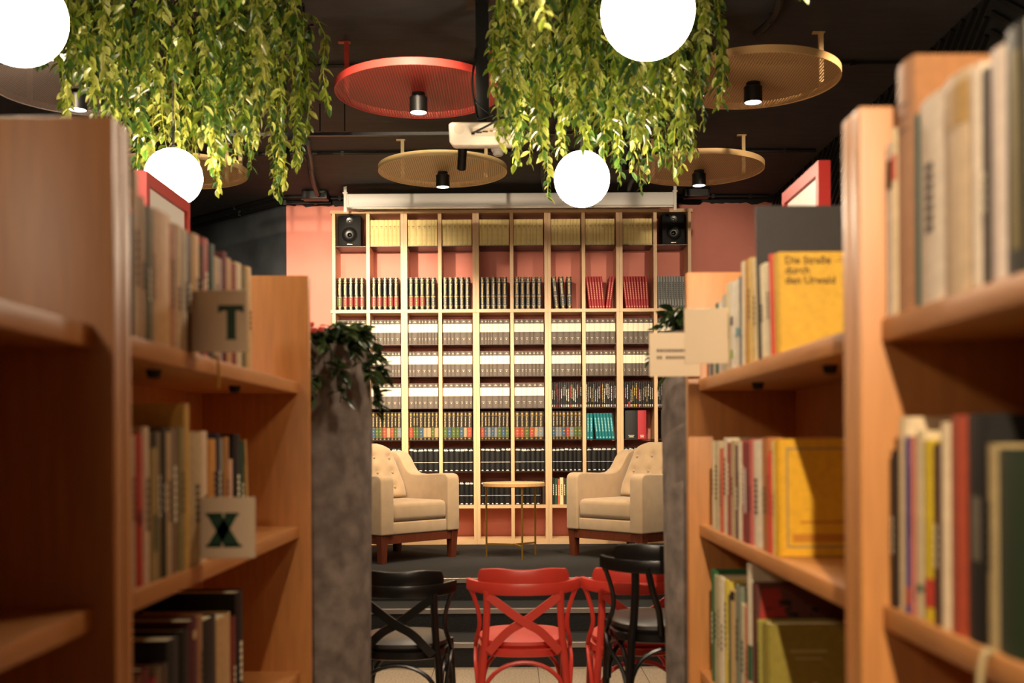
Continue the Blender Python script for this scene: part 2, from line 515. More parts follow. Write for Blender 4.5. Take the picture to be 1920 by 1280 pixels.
# ------------------------------------------------------------------ globe pendant lamps
GLOW = mat('opal_glow', '#FFFFFF', .4, emis=(1.0, .80, .58), estr=GLOBE_E)
def globe(X, Y, Z, r, label):
    t = thing('globe_pendant', label, 'pendant lamp', (X, Y, Z), 0, 'white globe pendant lamps')
    prof = [(max(r * math.sin(a), .0005), -r * math.cos(a)) for a in [PI * k / 24 for k in range(25)]]
    MB().lathe(prof, 40, cap=False).build('glass_globe', GLOW, t, True, 3)
    MB().lathe([(.001, r - .002), (.010, r - .002), (.010, r + .015), (.006, r + .02), (.006, r + .10), (.001, r + .10)], 16).build('socket_cap', BLACKM, t, True)
    MB().tube([(0, 0, r + .09), (0, 0, CEILZ - Z - .02)], .0042, 6).build('cable', mat('braided_cable', '#7E776C', .7, col2='#191817', scale=120), t)
    MB().lathe([(.001, CEILZ - Z - .03), (.05, CEILZ - Z - .03), (.05, CEILZ - Z), (.001, CEILZ - Z)], 24).build('canopy', BLACKM, t, True)
globe(.325, 4.85, 2.505, .125, 'white glowing globe lamp in front of the projection screen')
globe(-1.50, 4.75, 2.500, .125, 'white glowing globe lamp above the shelf with the T card')
globe(.376, 2.90, 2.480, .125, 'large white glowing globe lamp in front of the right vines')
globe(-1.318, 2.86, 2.458, .125, 'white glowing globe lamp cut by the upper left corner')
globe(-1.33, -.10, 2.48, .125, 'unseen white glowing globe lamp for fill overhead, left of the viewer')  # unseen globe, put in as fill on the near left panel

# ------------------------------------------------------------------ back bookcase: five double units
BX0, BW = -1.560, .6264
BY0, BY1 = 9.30, 9.585
ZTOP, ZMIDT, ZMIDB, ZLOW, ZBOT = 3.337, 2.470, 2.442, .763, .467
SHELF_Z = [3.028, 2.168, 1.889, 1.610, 1.331, 1.055]
UNAMES = ['leftmost', 'second from left', 'middle', 'second from right', 'rightmost']
CELLS = []
for u in range(5):
    x0 = BX0 + u * BW
    t = thing('wall_bookcase', 'tall beech bookcase unit on the coral wall, %s of five' % UNAMES[u], 'bookcase', (x0 + BW / 2, BY0, STG), 0, 'beech bookcase units on the stage')
    h = BW / 2
    z = lambda v: v - STG
    D = BY1 - BY0
    for sx in (-1, 1):
        a, b = (-h + .0005, -h + .028) if sx < 0 else (h - .028, h - .0005)
        MB().box(a, b, .002, D, 0, z(ZMIDB)).build('side_panel', WOODB, t)
        MB().box(a, b, .002, D, z(ZMIDT), z(ZTOP) - .028).build('side_panel', WOODB, t)
    MB().box(-.015, .015, .004, D, 0, z(ZMIDB)).build('divider', WOODB, t)
    MB().box(-.015, .015, .004, D, z(ZMIDT), z(ZTOP) - .028).build('divider', WOODB, t)
    ex0 = .014 if u == 0 else -.0005
    ex1 = .014 if u == 4 else -.0005
    MB().box(-h - ex0, h + ex1, -.004, D, z(ZTOP) - .028, z(ZTOP)).build('top_board', WOODBX, t)
    MB().box(-h - ex0, h + ex1, -.004, D, z(ZMIDB), z(ZMIDT)).build('middle_board', WOODBX, t)
    for k, (cx0, cx1) in enumerate(((-h + .028, -.015), (.015, h - .028))):
        MB().box(cx0, cx1, .004, D, z(ZLOW) - .028, z(ZLOW)).build('bottom_shelf', WOODBX, t)
        MB().box(cx0, cx1, .004, D, 0, z(ZBOT)).build('plinth_board', WOODBX, t)
        for sz in SHELF_Z:
            MB().box(cx0 + .001, cx1 - .001, .016, D - .005, z(sz) - .006, z(sz)).build('metal_shelf', SHELFM, t)
        CELLS.append((x0 + h + cx0 + .003, x0 + h + cx1 - .003))

# ------------------------------------------------------------------ books
_BC = {}
ARC = 5
def arc_pts(w, off=0.0, bulge=.004, m=0.0):
    pts = []
    for k in range(ARC + 1):
        u = -1 + 2 * k / ARC
        pts.append((u * (w / 2 - m), bulge * (u * u) - off))
    return pts
def cover_mesh(w, hh, d, m):
    k = ('c', round(w, 4), round(hh, 4), round(d, 4), m.name)
    if k in _BC: return _BC[k]
    b = min(.005, w * .16)
    t = min(.0028, w * .14)
    outer = [(-w / 2, d)] + arc_pts(w, 0, b) + [(w / 2, d)]
    inner = [(-w / 2 + t, d)] + [(x * (1 - 2 * t / w), y + t) for x, y in arc_pts(w, 0, b)] + [(w / 2 - t, d)]
    n = len(outer)
    vs = [(x, y, zz) for zz in (0, hh) for x, y in outer] + [(x, y, zz) for zz in (0, hh) for x, y in inner]
    fs = []
    for i in range(n - 1):
        fs.append((i, i + 1, n + i + 1, n + i))
        fs.append((2 * n + i + 1, 2 * n + i, 3 * n + i, 3 * n + i + 1))
        fs.append((n + i, n + i + 1, 3 * n + i + 1, 3 * n + i))
        fs.append((i + 1, i, 2 * n + i, 2 * n + i + 1))
    fs.append((0, n, 3 * n, 2 * n)); fs.append((n - 1, 3 * n - 1, 4 * n - 1, 2 * n - 1))
    me = MB().add(vs, fs).mesh('cover', m)
    _BC[k] = me
    return me
def pages_mesh(w, hh, d):
    k = ('p', round(w, 4), round(hh, 4), round(d, 4))
    if k in _BC: return _BC[k]
    t = min(.0028, w * .14)
    me = MB().box(-w / 2 + t, w / 2 - t, .008, d - .005, .004, hh - .005).mesh('page_block', PAGES)
    _BC[k] = me
    return me
def patch_mesh(w, rects, m, key, off=.0007):
    """print on the rounded spine: rects are (u0,u1,z0,z1), u from -1 to 1 across the spine"""
    k = ('d', round(w, 4), key, m.name)
    if k in _BC: return _BC[k]
    b = min(.005, w * .16)
    mb = MB()
    for (u0, u1, z0, z1) in rects:
        n = max(1, int(round((u1 - u0) / 2 * ARC)))
        us = [u0 + (u1 - u0) * i / n for i in range(n + 1)]
        vs = [(u * w / 2, b * u * u - off, zz) for zz in (z0, z1) for u in us]
        fs = [(i, i + 1, n + 2 + i, n + 1 + i) for i in range(n)]
        mb.add(vs, fs)
    me = mb.mesh('print', m)
    _BC[k] = me
    return me
def book(x, y, z, w, hh, d, m, label, group, rz=0.0, lean=0.0, name='book', pages=True):
    t = bpy.data.objects.new(name, None)
    t.empty_display_size = .05
    C.objects.link(t)
    t.location = (x, y, z + abs(math.sin(lean)) * w / 2)
    t.rotation_euler = Euler((0, lean, rz), 'XYZ')
    tag(t, label, 'book', group)
    c = link('cover', cover_mesh(w, hh, d, m), t)
    if pages:
        link('page_block', pages_mesh(w, hh, d), t)
    return t, c
def on_spine(c, me, name='spine_print'):
    return link(name, me, c)
def spine_text(c, s, size, m, z, y=-.0009, x=0.0):
    o = link('spine_lettering', text_mesh(s, size, m), c, (x, y, z))
    o.rotation_euler = Matrix(((0, 1, 0), (0, 0, -1), (-1, 0, 0))).to_euler()
    return o
SPY = 9.335
COLN = ORD[:10]
ROWN = ['top row', 'second row', 'third row', 'fourth row', 'fifth row', 'sixth row', 'seventh row', 'eighth row']
ROWZ = [3.028, 2.470, 2.168, 1.889, 1.610, 1.331, 1.055, .763]
def widths(total, lo, hi, rnd):
    out = []
    s = 0
    while True:
        wv = round(rnd.uniform(lo, hi) * 500) / 500
        if s + wv + .001 > total: break
        out.append(wv); s += wv + .001
    k = (total - .0015 * len(out)) / sum(out)      # the row fills its compartment
    out = [round(v * min(k, 1.2) * 2000) / 2000 - .0002 for v in out]
    return out, sum(out)
def lab(kind, i, c, r):
    return '%s, %s from left in %s column, %s' % (kind, ORD[i], COLN[c], ROWN[r])
YEL = mat('yellow_cloth', '#EAD592', .6, var=.06, scale=30)
YINK = mat('sepia_ink', '#8A6A3A', .7)
GREYB = mat('taupe_cloth', '#5C5148', .6, var=.12, scale=30)
BAND = mat('cream_band', '#F2E6CC', .6)
BLKB = mat('black_cloth', '#0E0D0D', .4)
BRIT = mat('black_leather_binding', '#0C0B0B', .32)
GBB = mat('umber_binding', '#2F2720', .4)
WINK = mat('white_ink', '#E6E2DC', .6)
REDT = mat('oxblood_label', '#7A1F1C', .5)
rnd = random.Random(11)
def fill_yellow(c):
    x0, x1 = CELLS[c]
    ws, tot = widths(x1 - x0, .019, .052, rnd)
    x = x0
    for i, wv in enumerate(ws):
        hh = .231 + rnd.uniform(-.001, .001)
        t, cv = book(x + wv / 2, SPY, ROWZ[0] + .0005, wv, .231, .165, YEL, lab('pale yellow cloth book', i, c, 0), 'yellow books in the top row', name='cloth_book')
        on_spine(cv, patch_mesh(wv, [(-.45, .45, .172, .176), (-.3, .3, .164, .167), (-.3, .3, .155, .157), (-.25, .25, .008, .011)], YINK, 'yel'))
        x += wv + .001
def fill_brit(c, n, labels, lean=None, text='Britannica', y1994=False):
    x0, x1 = CELLS[c]
    for i in range(n):
        wv = .042
        x = x0 + .026 + i * .0487
        ln = lean[i] if lean else 0
        if lean: x = x0 + .05 + i * .056
        t, cv = book(x, SPY, ROWZ[1] + .0005, wv, .285, .215, BRIT, lab('black gilt encyclopedia volume', i, c, 1), 'black encyclopedia volumes', lean=ln, name='encyclopedia_volume')
        g = [(-1, 1, .268, .270), (-1, 1, .244, .2465), (-1, 1, .117, .120), (-1, 1, .112, .1135), (-1, 1, .034, .0365), (-1, 1, .004, .006), (-1, 1, .281, .283)]
        for zc_ in (.256, .020):
            for q in range(4):
                ww = (.36, .28, .18, .08)[q]
                g.append((-ww, ww, zc_ + .004 - q * .004, zc_ + .008 - q * .004))
        for zc_ in (.096, .082, .066, .052):
            g.append((-.25, .25, zc_ - .0022, zc_ + .0022))
        if labels and labels[i]:
            on_spine(cv, patch_mesh(wv, [(-1, 1, .038, .111)], labels[i], 'britlab', .0005), 'title_label')
        on_spine(cv, patch_mesh(wv, g, GOLD, 'brit', .001))
        spine_text(cv, '1994' if (y1994 and i == 0) else text, .023, GOLD, .182, -.0014)
GRNL = mat('green_label', '#4A5A1E', .5)
BLUL = mat('slate_blue_label', '#26343E', .5)
fill_brit(0, 5, [GRNL, REDT, REDT, REDT, REDT])
fill_brit(1, 5, [REDT] * 5)
fill_brit(2, 5, [REDT, REDT, REDT, None, None])
for c in (3, 4, 5): fill_brit(c, 5, None)
fill_brit(6, 3, [None, BLUL, BLUL], lean=[-.10, -.07, -.02], y1994=True)
for c in range(1, 9): fill_yellow(c)
def thin_row(c, r, n, wv, hh, d, m, kind, group, leans, ink, x_start=.004, gap=.0015, xs=None):
    x0, x1 = CELLS[c]
    x = x0 + x_start
    for i in range(n):
        ln = leans[i]
        xx = xs[i] + x0 if xs else x + wv / 2
        t, cv = book(xx, SPY, ROWZ[r] + .0005, wv, hh, d, m, lab(kind, i, c, r), group, lean=ln, name=kind.split()[-1])
        on_spine(cv, patch_mesh(wv, [(-.35, .35, hh * (.30 + .06 * q), hh * (.30 + .06 * q) + hh * .04) for q in range(9)] + [(-.5, .5, hh * .05, hh * .09)], ink, 'thin%s' % kind[:6], .0009))
        x += wv + gap
REDC = mat('red_cloth', '#A8262A', .5, var=.05)
GREYC = mat('silver_grey_cover', '#8E9090', .45, var=.05)
TEAL = mat('teal_cover', '#0E6E76', .4, var=.05)
INKG = mat('dark_ink', '#2B2C2E', .6)
PINKI = mat('pale_red_ink', '#E0A08C', .6)
thin_row(7, 1, 8, .021, .285, .21, REDC, 'thin red yearbook', 'thin red yearbooks', [-.11, -.105, -.10, -.095, -.09, -.085, .125, .13], PINKI,
         xs=[.044, .068, .091, .114, .137, .160, .186, .2085])
thin_row(8, 1, 9, .020, .285, .21, REDC, 'thin red yearbook', 'thin red yearbooks', [-.11, -.105, -.10, -.095, -.09, -.08, -.07, -.06, -.05], PINKI,
         xs=[.038, .0605, .083, .1055, .128, .1505, .173, .1955, .218])
thin_row(9, 1, 10, .021, .282, .21, GREYC, 'thin silver grey volume', 'thin silver grey volumes', [-.03] * 5 + [-.035] * 5, INKG, .012, .003)
def fill_banded(c, r):
    x0, x1 = CELLS[c]
    ws, tot = widths(x1 - x0, .021, .053, rnd)
    x = x0
    hh = .218
    for i, wv in enumerate(ws):
        t, cv = book(x + wv / 2, SPY, ROWZ[r] + .0005, wv, hh, .16, GREYB, lab('taupe book with cream band', i, c, r), 'taupe books with cream spine bands', name='banded_book')
        on_spine(cv, patch_mesh(wv, [(-1, 1, hh * .485, hh * .815)], BAND, 'band', .0007), 'spine_band')
        on_spine(cv, patch_mesh(wv, [(-.45, .45, hh * .24, hh * .25), (-.15, .15, hh * .175, hh * .20), (-.5, .5, hh * .885, hh * .895), (-.25, .25, hh * .91, hh * .93)], CREAM, 'bandink', .0009))
        x += wv + .001
for r in (2, 3): 
    for c in range(10): fill_banded(c, r)
for c in range(6): fill_banded(c, 4)
def fill_dvd(c):
    x0, x1 = CELLS[c]
    n = 17 if c < 9 else 12
    cols = [WINK, WINK, mat('yellow_ink', '#D8C070', .6), mat('grey_ink', '#A8A4A0', .6), mat('red_ink', '#A83028', .6)]
    wv = .0148
    for i in range(n):
        t, cv = book(x0 + .008 + i * (wv + .0007), SPY + .02, ROWZ[4] + .0005, wv, .222 - rnd.choice((0, 0, .004)), .14, BLKB,
                     lab('thin black film case', i, c, 4), 'thin black cases in the fifth row', name='film_case', pages=False)
        z0 = rnd.uniform(.04, .11); z1 = rnd.uniform(.15, .21)
        seg = []
        q = z0
        while q < z1:
            l = rnd.uniform(.008, .03)
            seg.append((-.3, .3, q, min(q + l, z1))); q += l + .004
        seg.append((-.45, .45, .006, .026))
        k = rnd.choice(cols)
        if c == 8 and i == 3:
            seg = [(-1, 1, 0, .05)]; k = cols[4]
        on_spine(cv, patch_mesh(wv, seg, k, 'dvd%d_%d' % (c, i), .0008))
for c in (6, 7, 8, 9): fill_dvd(c)
LC = [mat('label_red', '#9A3A2C', .5), mat('label_green', '#44582A', .5), mat('label_blue', '#304C60', .5), mat('label_tan', '#988768', .5), mat('label_steel', '#6C747C', .5)]
def fill_great(c):
    x0, x1 = CELLS[c]
    ws, tot = widths(x1 - x0 - (.012 if c in (3, 4, 5) else .002), .023, .040, rnd)
    x = x0 + .001
    hh = .247
    n = len(ws)
    for i, wv in enumerate(ws):
        ln = 0
        if c in (3, 4, 5): ln = .016 if i > 2 else 0
        t, cv = book(x + wv / 2, SPY, ROWZ[5] + .0005, wv, hh, .16, GBB, lab('umber classics volume', i, c, 5), 'umber classics volumes with coloured labels', lean=ln, name='classics_volume')
        lc = rnd.choice(LC if i % 3 else LC[:3])
        on_spine(cv, patch_mesh(wv, [(-1, 1, hh * .11, hh * .43)], lc, 'gblab', .0006), 'title_label')
        on_spine(cv, patch_mesh(wv, [(-1, 1, hh * .435, hh * .443), (-1, 1, hh * .097, hh * .105), (-1, 1, hh * .86, hh * .868), (-.5, .5, hh * .90, hh * .93), (-.3, .3, hh * .88, hh * .95), (-.4, .4, hh * .03, hh * .06),
                                (-.3, .3, hh * .2, hh * .22), (-.4, .4, hh * .3, hh * .33)], GOLD, 'gb', .001))
        spine_text(cv, 'Great Books', min(.018, wv * .55), mat('pale_gilt', '#C8B484', .5), hh * .655, -.0014)
        x += wv + .0015
for c in range(7): fill_great(c)
thin_row(7, 5, 8, .026, .228, .16, TEAL, 'teal paperback', 'teal paperbacks in the sixth row', [0, 0, -.105, -.105, -.105, -.105, -.105, -.105], mat('teal_ink', '#9AD0D0', .6),
         xs=[.016, .045, .099, .1265, .154, .1815, .209, .2365])
def binder(c, off, m, label, wv, hh):
    x0, x1 = CELLS[c]
    t, cv = book(x0 + off, SPY, ROWZ[5] + .0005, wv, hh, .2, m, label, 'thick binders in the sixth row', name='binder')
    on_spine(cv, patch_mesh(wv, [(-.5, .5, .03, .034), (-.35, .35, .022, .026), (-.45, .45, .015, .018)], CREAM, 'binder'))
binder(8, .068, mat('black_binder', '#14100F', .5), 'thick black binder in the ninth column beside the red binder', .105, .25)
binder(8, .162, mat('red_binder', '#B22430', .5), 'thick red binder in the ninth column, sixth row', .074, .25)
binder(9, .07, mat('black_binder', '#14100F', .5), 'thick black binder in the tenth column, sixth row', .08, .25)
SCR = []
for q in range(6):
    rr = random.Random(40 + q)
    mb = MB()
    x = -.011
    p = Vector((x, 0, .19))
    while x < .011:
        nx = x + rr.uniform(.002, .004)
        a = Vector((x, 0, rr.uniform(.178, .186))); b = Vector((nx, 0, rr.uniform(.188, .199)))
        s_ = Vector((.0011, 0, -.0004))
        mb.add([a - s_, a + s_, b + s_, b - s_], [(0, 1, 2, 3)])
        c_ = Vector((nx + .0015, 0, a.z))
        mb.add([b - s_, b + s_, c_ + s_, c_ - s_], [(0, 1, 2, 3)])
        x = nx
    SCR.append(mb.mesh('handwriting', WINK))
def fill_black(c, r, nmax=99):
    x0, x1 = CELLS[c]
    ws, tot = widths(x1 - x0, .028, .046, rnd)
    x = x0
    hh = .207
    for i, wv in enumerate(ws[:nmax]):
        t, cv = book(x + wv / 2, SPY, ROWZ[r] + .0005, wv, hh, .15, BLKB, lab('black book with white script', i, c, r), 'black books with a thin white line', name='script_book')
        on_spine(cv, patch_mesh(wv, [(-1, 1, .0795, .0825), (-.55, .55, .006, .009), (-.4, .4, .009, .012), (-.2, .2, .012, .014)], WINK, 'blk', .0008))
        o = on_spine(cv, rnd.choice(SCR), 'spine_script')
        o.location = (0, -.0016, rnd.uniform(-.003, .002))
        o.scale = (wv / .030, 1, 1)
        x += wv + .0012
for c in range(10): fill_black(c, 6)
for c in range(6): fill_black(c, 7, 5 if c == 5 else 99)
x0, x1 = CELLS[5]
book(x1 - .013, SPY, ROWZ[7] + .0005, .022, .215, .15, mat('brown_mottled', '#3A2620', .5, var=.4, scale=80), 'mottled brown book beside the black books in the lowest row', 'mixed books in the lowest row')
for c in (6, 7, 8, 9):
    x0, x1 = CELLS[c]
    x = x0 + .002
    for i, (hx, nm, wv) in enumerate((('#1E1A14', 'black', .018), ('#1F4A34', 'dark green', .026), ('#C2553E', 'coral red', .018), ('#E6D9A8', 'cream', .030), ('#4A2A20', 'brown', .020), ('#35603A', 'green', .024), ('#6A7A70', 'grey green', .030), ('#C8B890', 'tan', .028), ('#3A2E2A', 'dark brown', .034))):
        if x + wv > x1: break
        hh = .235 - (i % 3) * .006
        t, cv = book(x + wv / 2, SPY, ROWZ[7] + .0005, wv, hh, .15, cmat(hx), '%s book in the mixed lowest row of the %s column' % (nm, COLN[c]), 'mixed books in the lowest row')
        on_spine(cv, patch_mesh(wv, [(-.3, .3, hh * (.35 + .07 * q), hh * (.40 + .07 * q)) for q in range(6)], CREAM if i not in (3, 7) else YINK, 'mix%d' % (i % 3)))
        x += wv + .001

# ------------------------------------------------------------------ loudspeakers
def speaker(c, dx, label):
    x0, x1 = CELLS[c]
    t = thing('loudspeaker', label, 'speaker', ((x0 + x1) / 2 + dx, 9.315, ROWZ[0]), 0, 'black bookshelf loudspeakers')
    rbox('cabinet', (-.1, .1, 0, .22, 0, .268), mat('speaker_black', '#050505', .6, spec=.25), t, .008, 2)
    Rx = Matrix.Rotation(PI / 2, 4, 'X')
    T = Matrix.Translation((0, 0, .098)) @ Rx
    w_ = MB().lathe([(.068, -.0005), (.068, .004), (.062, .007), (.058, .004), (.054, .001)], 36, T).build('woofer', BLACKM, t, True)
    MB().lathe([(.058, .003), (.052, .0075), (.046, .003), (.022, -.0005 + .0015), (.001, .0015)], 36, T, False).build('cone', mat('cone', '#151515', .35), w_, True)
    MB().lathe([(.021, .0015), (.017, .008), (.009, .0115), (.001, .0125)], 24, T, False).build('dust_cap', BLACKG, w_, True)
    T2 = Matrix.Translation((0, 0, .218)) @ Rx
    tw = MB().lathe([(.032, -.0005), (.032, .004), (.026, .003), (.015, .0012)], 28, T2).build('tweeter', mat('tweeter_plate', '#1C1C1C', .3), t, True)
    MB().lathe([(.014, .002), (.011, .008), (.005, .0105), (.001, .011)], 20, T2, False).build('dome', mat('dome', '#8A8784', .2, metal=.7), tw, True)
    MB().box(-.022, .022, -.002, .001, .014, .020).build('badge', mat('badge', '#A8A49C', .3, metal=.6), t)
speaker(0, -.01, 'black two-way loudspeaker at the top left of the wall bookcase')
speaker(9, .012, 'black two-way loudspeaker at the top right of the wall bookcase')

# ------------------------------------------------------------------ projection screen
sa, sb = P(650, 380, 9.12), P(1263, 378, 9.12)
zs = (sa.z + sb.z) / 2 + .012
t = thing('projection_screen', 'rolled up projection screen in a long pale grey case above the bookcase', 'screen', ((sa.x + sb.x) / 2, 9.12, zs))
L = (sb.x - sa.x) / 2
CASEM = mat('screen_case', '#F0EEEA', .4)
link('case', bevel_mesh(MB().box(-L, L, -.05, .055, -.058, .058), 'case', CASEM, .012, 3), t)
MB().box(-L + .06, L - .01, -.035, -.02, -.068, -.058).build('screen_bar', WHITE, t)
for sx in (-1, 1):
    b = MB().box(sx * (L + .004) - .012, sx * (L + .004) + .012, -.058, -.05, -.10, .115).build('bracket', WHITE, t)
    MB().box(sx * (L + .004) - .02, sx * (L + .004) + .02, -.062, .03, .055, .068).build('bracket_arm', WHITE, b)
    MB().tube([(sx * (L + .004), 0, .06), (sx * (L + .004), 0, CEILZ - zs)], .006, 8).build('hanger', WHITE, t)
MB().tube([(-L + .02, -.052, .04), (-L + .022, -.054, -.04), (-L + .05, -.05, -.066), (-L + .1, -.045, -.068)], .003, 6).build('cord', WHITE, t)

# ------------------------------------------------------------------ projector
pz = P(904, 250, 5.2)
t = thing('projector', 'white ceiling projector with rear ports on a black pole mount', 'projector', (pz.x, 5.2, pz.z))
pb = link('body', bevel_mesh(MB().prism([(-.163, .044), (-.150, .054), (.150, .054), (.166, .042), (.166, -.042), (.155, -.054), (-.145, -.054), (-.16, -.042)], 0, .26, 'xz'), 'body', mat('projector_shell', '#CFC3B2', .35), .010, 3, .2), t)
MB().box(-.052, .14, -.001, .004, -.014, .024).build('port_panel', mat('port_panel', '#B7A892', .5), pb)
for (x, zz, ww, hh, mm) in ((-.044, .0, .010, .011, BLACKG), (-.015, .004, .022, .007, INKG), (.016, .008, .020, .007, INKG), (.045, .010, .007, .007, BRASS), (.060, .010, .007, .007, WHITE), (.078, .0, .008, .009, BLACKG), (.098, .0, .012, .008, BLACKG), (.122, .008, .006, .004, BLACKG)):
    MB().box(x - ww / 2 - .003, x + ww / 2 + .003, -.004, .002, zz - hh / 2, zz + hh / 2).build('port', mm, pb)
MB().lathe([(.001, 0), (.026, 0), (.026, .0025), (.001, .0025)], 28, Matrix.Translation((-.112, .001, .022)) @ Matrix.Rotation(PI / 2, 4, 'X')).build('speaker_grille', mat('grille', '#C2B6A4', .6), pb, True)
MB().lathe([(.03, 0), (.03, .03), (.024, .03), (.022, .01), (.001, .01)], 28, Matrix.Translation((-.08, .255, 0)) @ Matrix.Rotation(-PI / 2, 4, 'X')).build('lens', BLACKG, pb, True)
pb.rotation_euler = (.2, 0, 0)
mt = MB().box(-.032, .032, .10, .15, .11, CEILZ - pz.z).build('mount_pole', BLACKM, t)
MB().box(-.025, .02, .1, .15, .072, .11).build('mount_neck', BLACKM, mt)
MB().box(-.08, .08, .06, .19, CEILZ - pz.z - .012, CEILZ - pz.z).build('ceiling_plate', BLACKM, mt)
MB().tube(smooth_path([(-.045, -.002, .003), (-.02, -.03, .005), (.045, -.04, .035), (.10, -.03, .075), (.098, .0, .105), (.04, .06, .10), (-.02, .08, .095), (-.035, .09, .16), (-.05, .09, .26), (-.045, .085, .34), (-.03, .09, .45)]), .005, 6).build('power_cable', BLACKM, t, True)
MB().tube(smooth_path([(.13, -.002, .01), (.14, -.02, .04), (.10, -.01, .085), (.03, .07, .12), (-.042, .092, .2), (-.048, .085, .29), (-.038, .088, .36)]), .004, 6).build('signal_cable', BLACKM, t, True)

# ------------------------------------------------------------------ armchairs
def armchair(cx, cy, rz, label):
    """front faces local -y"""
    t = thing('armchair', label, 'armchair', (cx, cy, STG), rz, 'beige armchairs on the stage')
    Wd, Dp = .385, .385
    for sx in (-1, 1):
        for sy in (-1, 1):
            x, y = sx * .345, sy * .34
            vs = []
            for zz, s_, ox, oy in ((0, .024, -sx * .004, -sy * .004), (.21, .032, 0, 0)):
                vs += [(x + ox + a * s_, y + oy + b * s_, zz) for a, b in ((-1, -1), (1, -1), (1, 1), (-1, 1))]
            MB().add(vs, [(3, 2, 1, 0), (4, 5, 6, 7), (0, 1, 5, 4), (1, 2, 6, 5), (2, 3, 7, 6), (3, 0, 4, 7)]).build('leg', WALNUT, t)
    fr = MB()
    fr.box(-.313, .313, -.365, -.335, .145, .209)
    fr.box(-.313, .313, .335, .365, .145, .209)
    fr.box(-.37, -.34, -.31, .31, .145, .209)
    fr.box(.34, .37, -.31, .31, .145, .209)
    fr.build('frame_rail', WALNUT, t)
    # arms: side profile with the top sweeping up to the back
    prof = [(-.385, .21), (-.385, .60), (-.378, .628), (-.358, .646), (-.32, .652), (-.2, .648), (-.02, .640), (.06, .645), (.11, .668), (.15, .71), (.19, .765), (.225, .80), (.27, .82), (.34, .825), (.385, .81), (.385, .21)]
    for sx in (-1, 1):
        a, b = (sx * .265, sx * .385) if sx > 0 else (-.385, -.265)
        link('arm', bevel_mesh(MB().prism(prof, a, b, 'yz'), 'arm', FABRIC, .035, 4, .35), t)
    link('front_panel', bevel_mesh(MB().box(-.264, .264, -.372, -.3, .21, .303), 'front_panel', FABRIC, .012, 3), t)
    link('seat_deck', bevel_mesh(MB().box(-.264, .264, -.299, .25, .215, .303), 'seat_deck', FABRIC, .008, 2), t)
    # seat cushion, slightly crowned
    bm = bmesh.new()
    sc = bevel_mesh(MB().box(-.263, .263, -.378, .2, .305, .447), 'seat_cushion', FABRIC, .036, 4)
    for v in sc.vertices:
        if v.co.z > .42:
            v.co.z += .012 * (1 - (v.co.x / .27) ** 2)
    link('seat_cushion', sc, t)
    # back shell and tufted back cushion
    link('back_shell', bevel_mesh(MB().prism([(.25, .21), (.30, .80), (.32, .845), (.35, .855), (.384, .84), (.384, .21)], -.264, .264, 'yz'), 'back_shell', FABRIC, .02, 3, .5), t)
    NX, NZ = 28, 28
    btn = [(-.15, .77), (0, .775), (.15, .77), (-.15, .655), (0, .655), (.15, .655), (-.14, .54), (.0, .54), (.14, .54)]
    def outline(v):
        return .262 - .062 * max(0, v - .25) / .75 if v < .86 else (.262 - .062 * .61 / .75) - (.0109 + .105 * ((v - .86) / .14) ** 2.2)
    fv, bv = [], []
    for j in range(NZ + 1):
        v = j / NZ
        zz = .45 + v * .435
        hw = outline(v)
        for i in range(NX + 1):
            u = -1 + 2 * i / NX
            x = u * hw
            edge = (1 - abs(u) ** 6) * (1 - abs(2 * v - 1) ** 8)
            yf = .085 + .165 * v - .055 * (edge ** .5 if edge > 0 else 0) + .03
            for bx, bz in btn:
                d2 = (x - bx) ** 2 + (zz - bz) ** 2
                yf += .020 * math.exp(-d2 / .0011) * (1 if edge > .2 else 0)
            fv.append((x, yf, zz))
            bv.append((x, .125 + .165 * v + .07 * (edge ** .5 if edge > 0 else 0) * .55, zz))
    n = (NX + 1) * (NZ + 1)
    fs = []
    for j in range(NZ):
        for i in range(NX):
            a = j * (NX + 1) + i
            fs.append((a, a + 1, a + NX + 2, a + NX + 1))
            fs.append((n + a + 1, n + a, n + a + NX + 1, n + a + NX + 2))
    ring = [i for i in range(NX + 1)] + [j * (NX + 1) + NX for j in range(1, NZ + 1)] + [NZ * (NX + 1) + i for i in range(NX - 1, -1, -1)] + [j * (NX + 1) for j in range(NZ - 1, 0, -1)]
    for k in range(len(ring)):
        a, b = ring[k], ring[(k + 1) % len(ring)]
        fs.append((b, a, n + a, n + b))
    bc = MB().add(fv + bv, fs).build('back_cushion', FABRIC, t, True, 1.2)
    for bx, bz in btn:
        v = (bz - .45) / .435
        y = .085 + .165 * v - .055 + .03 + .015
        MB().lathe([(.001, -.006), (.009, -.005), (.0115, 0), (.009, .006), (.001, .008)], 12, Matrix.Translation((bx, y, bz)) @ Matrix.Rotation(PI / 2, 4, 'X')).build('button', FABRIC, bc, True)
armchair(-.955, 8.315, A(45), 'beige armchair left of the brass side table, facing right')
armchair(.965, 8.335, A(-47), 'beige armchair right of the brass side table, facing left')

# ------------------------------------------------------------------ side table
t = thing('side_table', 'round side table with thin brass legs between the armchairs', 'table', (.012, 8.27, STG), 0)
MB().lathe([(.001, .548), (.234, .548), (.240, .552), (.240, .576), (.234, .580), (.001, .580)], 64).build('table_top', mat('oak_top', '#C39A6A', .35, var=.12, scale=12, stretch=(1, 8, 1)), t, True)
hub = (0, 0, .10)
for a in (A(166), A(-74), A(41)):
    x, y = .222 * math.cos(a), .222 * math.sin(a)
    MB().tube([(x, y, 0), (x, y, .549)], .0075, 8).build('leg', BRASS, t, True)
    T = Matrix.Rotation(a, 4, 'Z')
    MB().box(0.0, .222, -.008, .008, .092, .104, T).build('stretcher', BRASS, t)

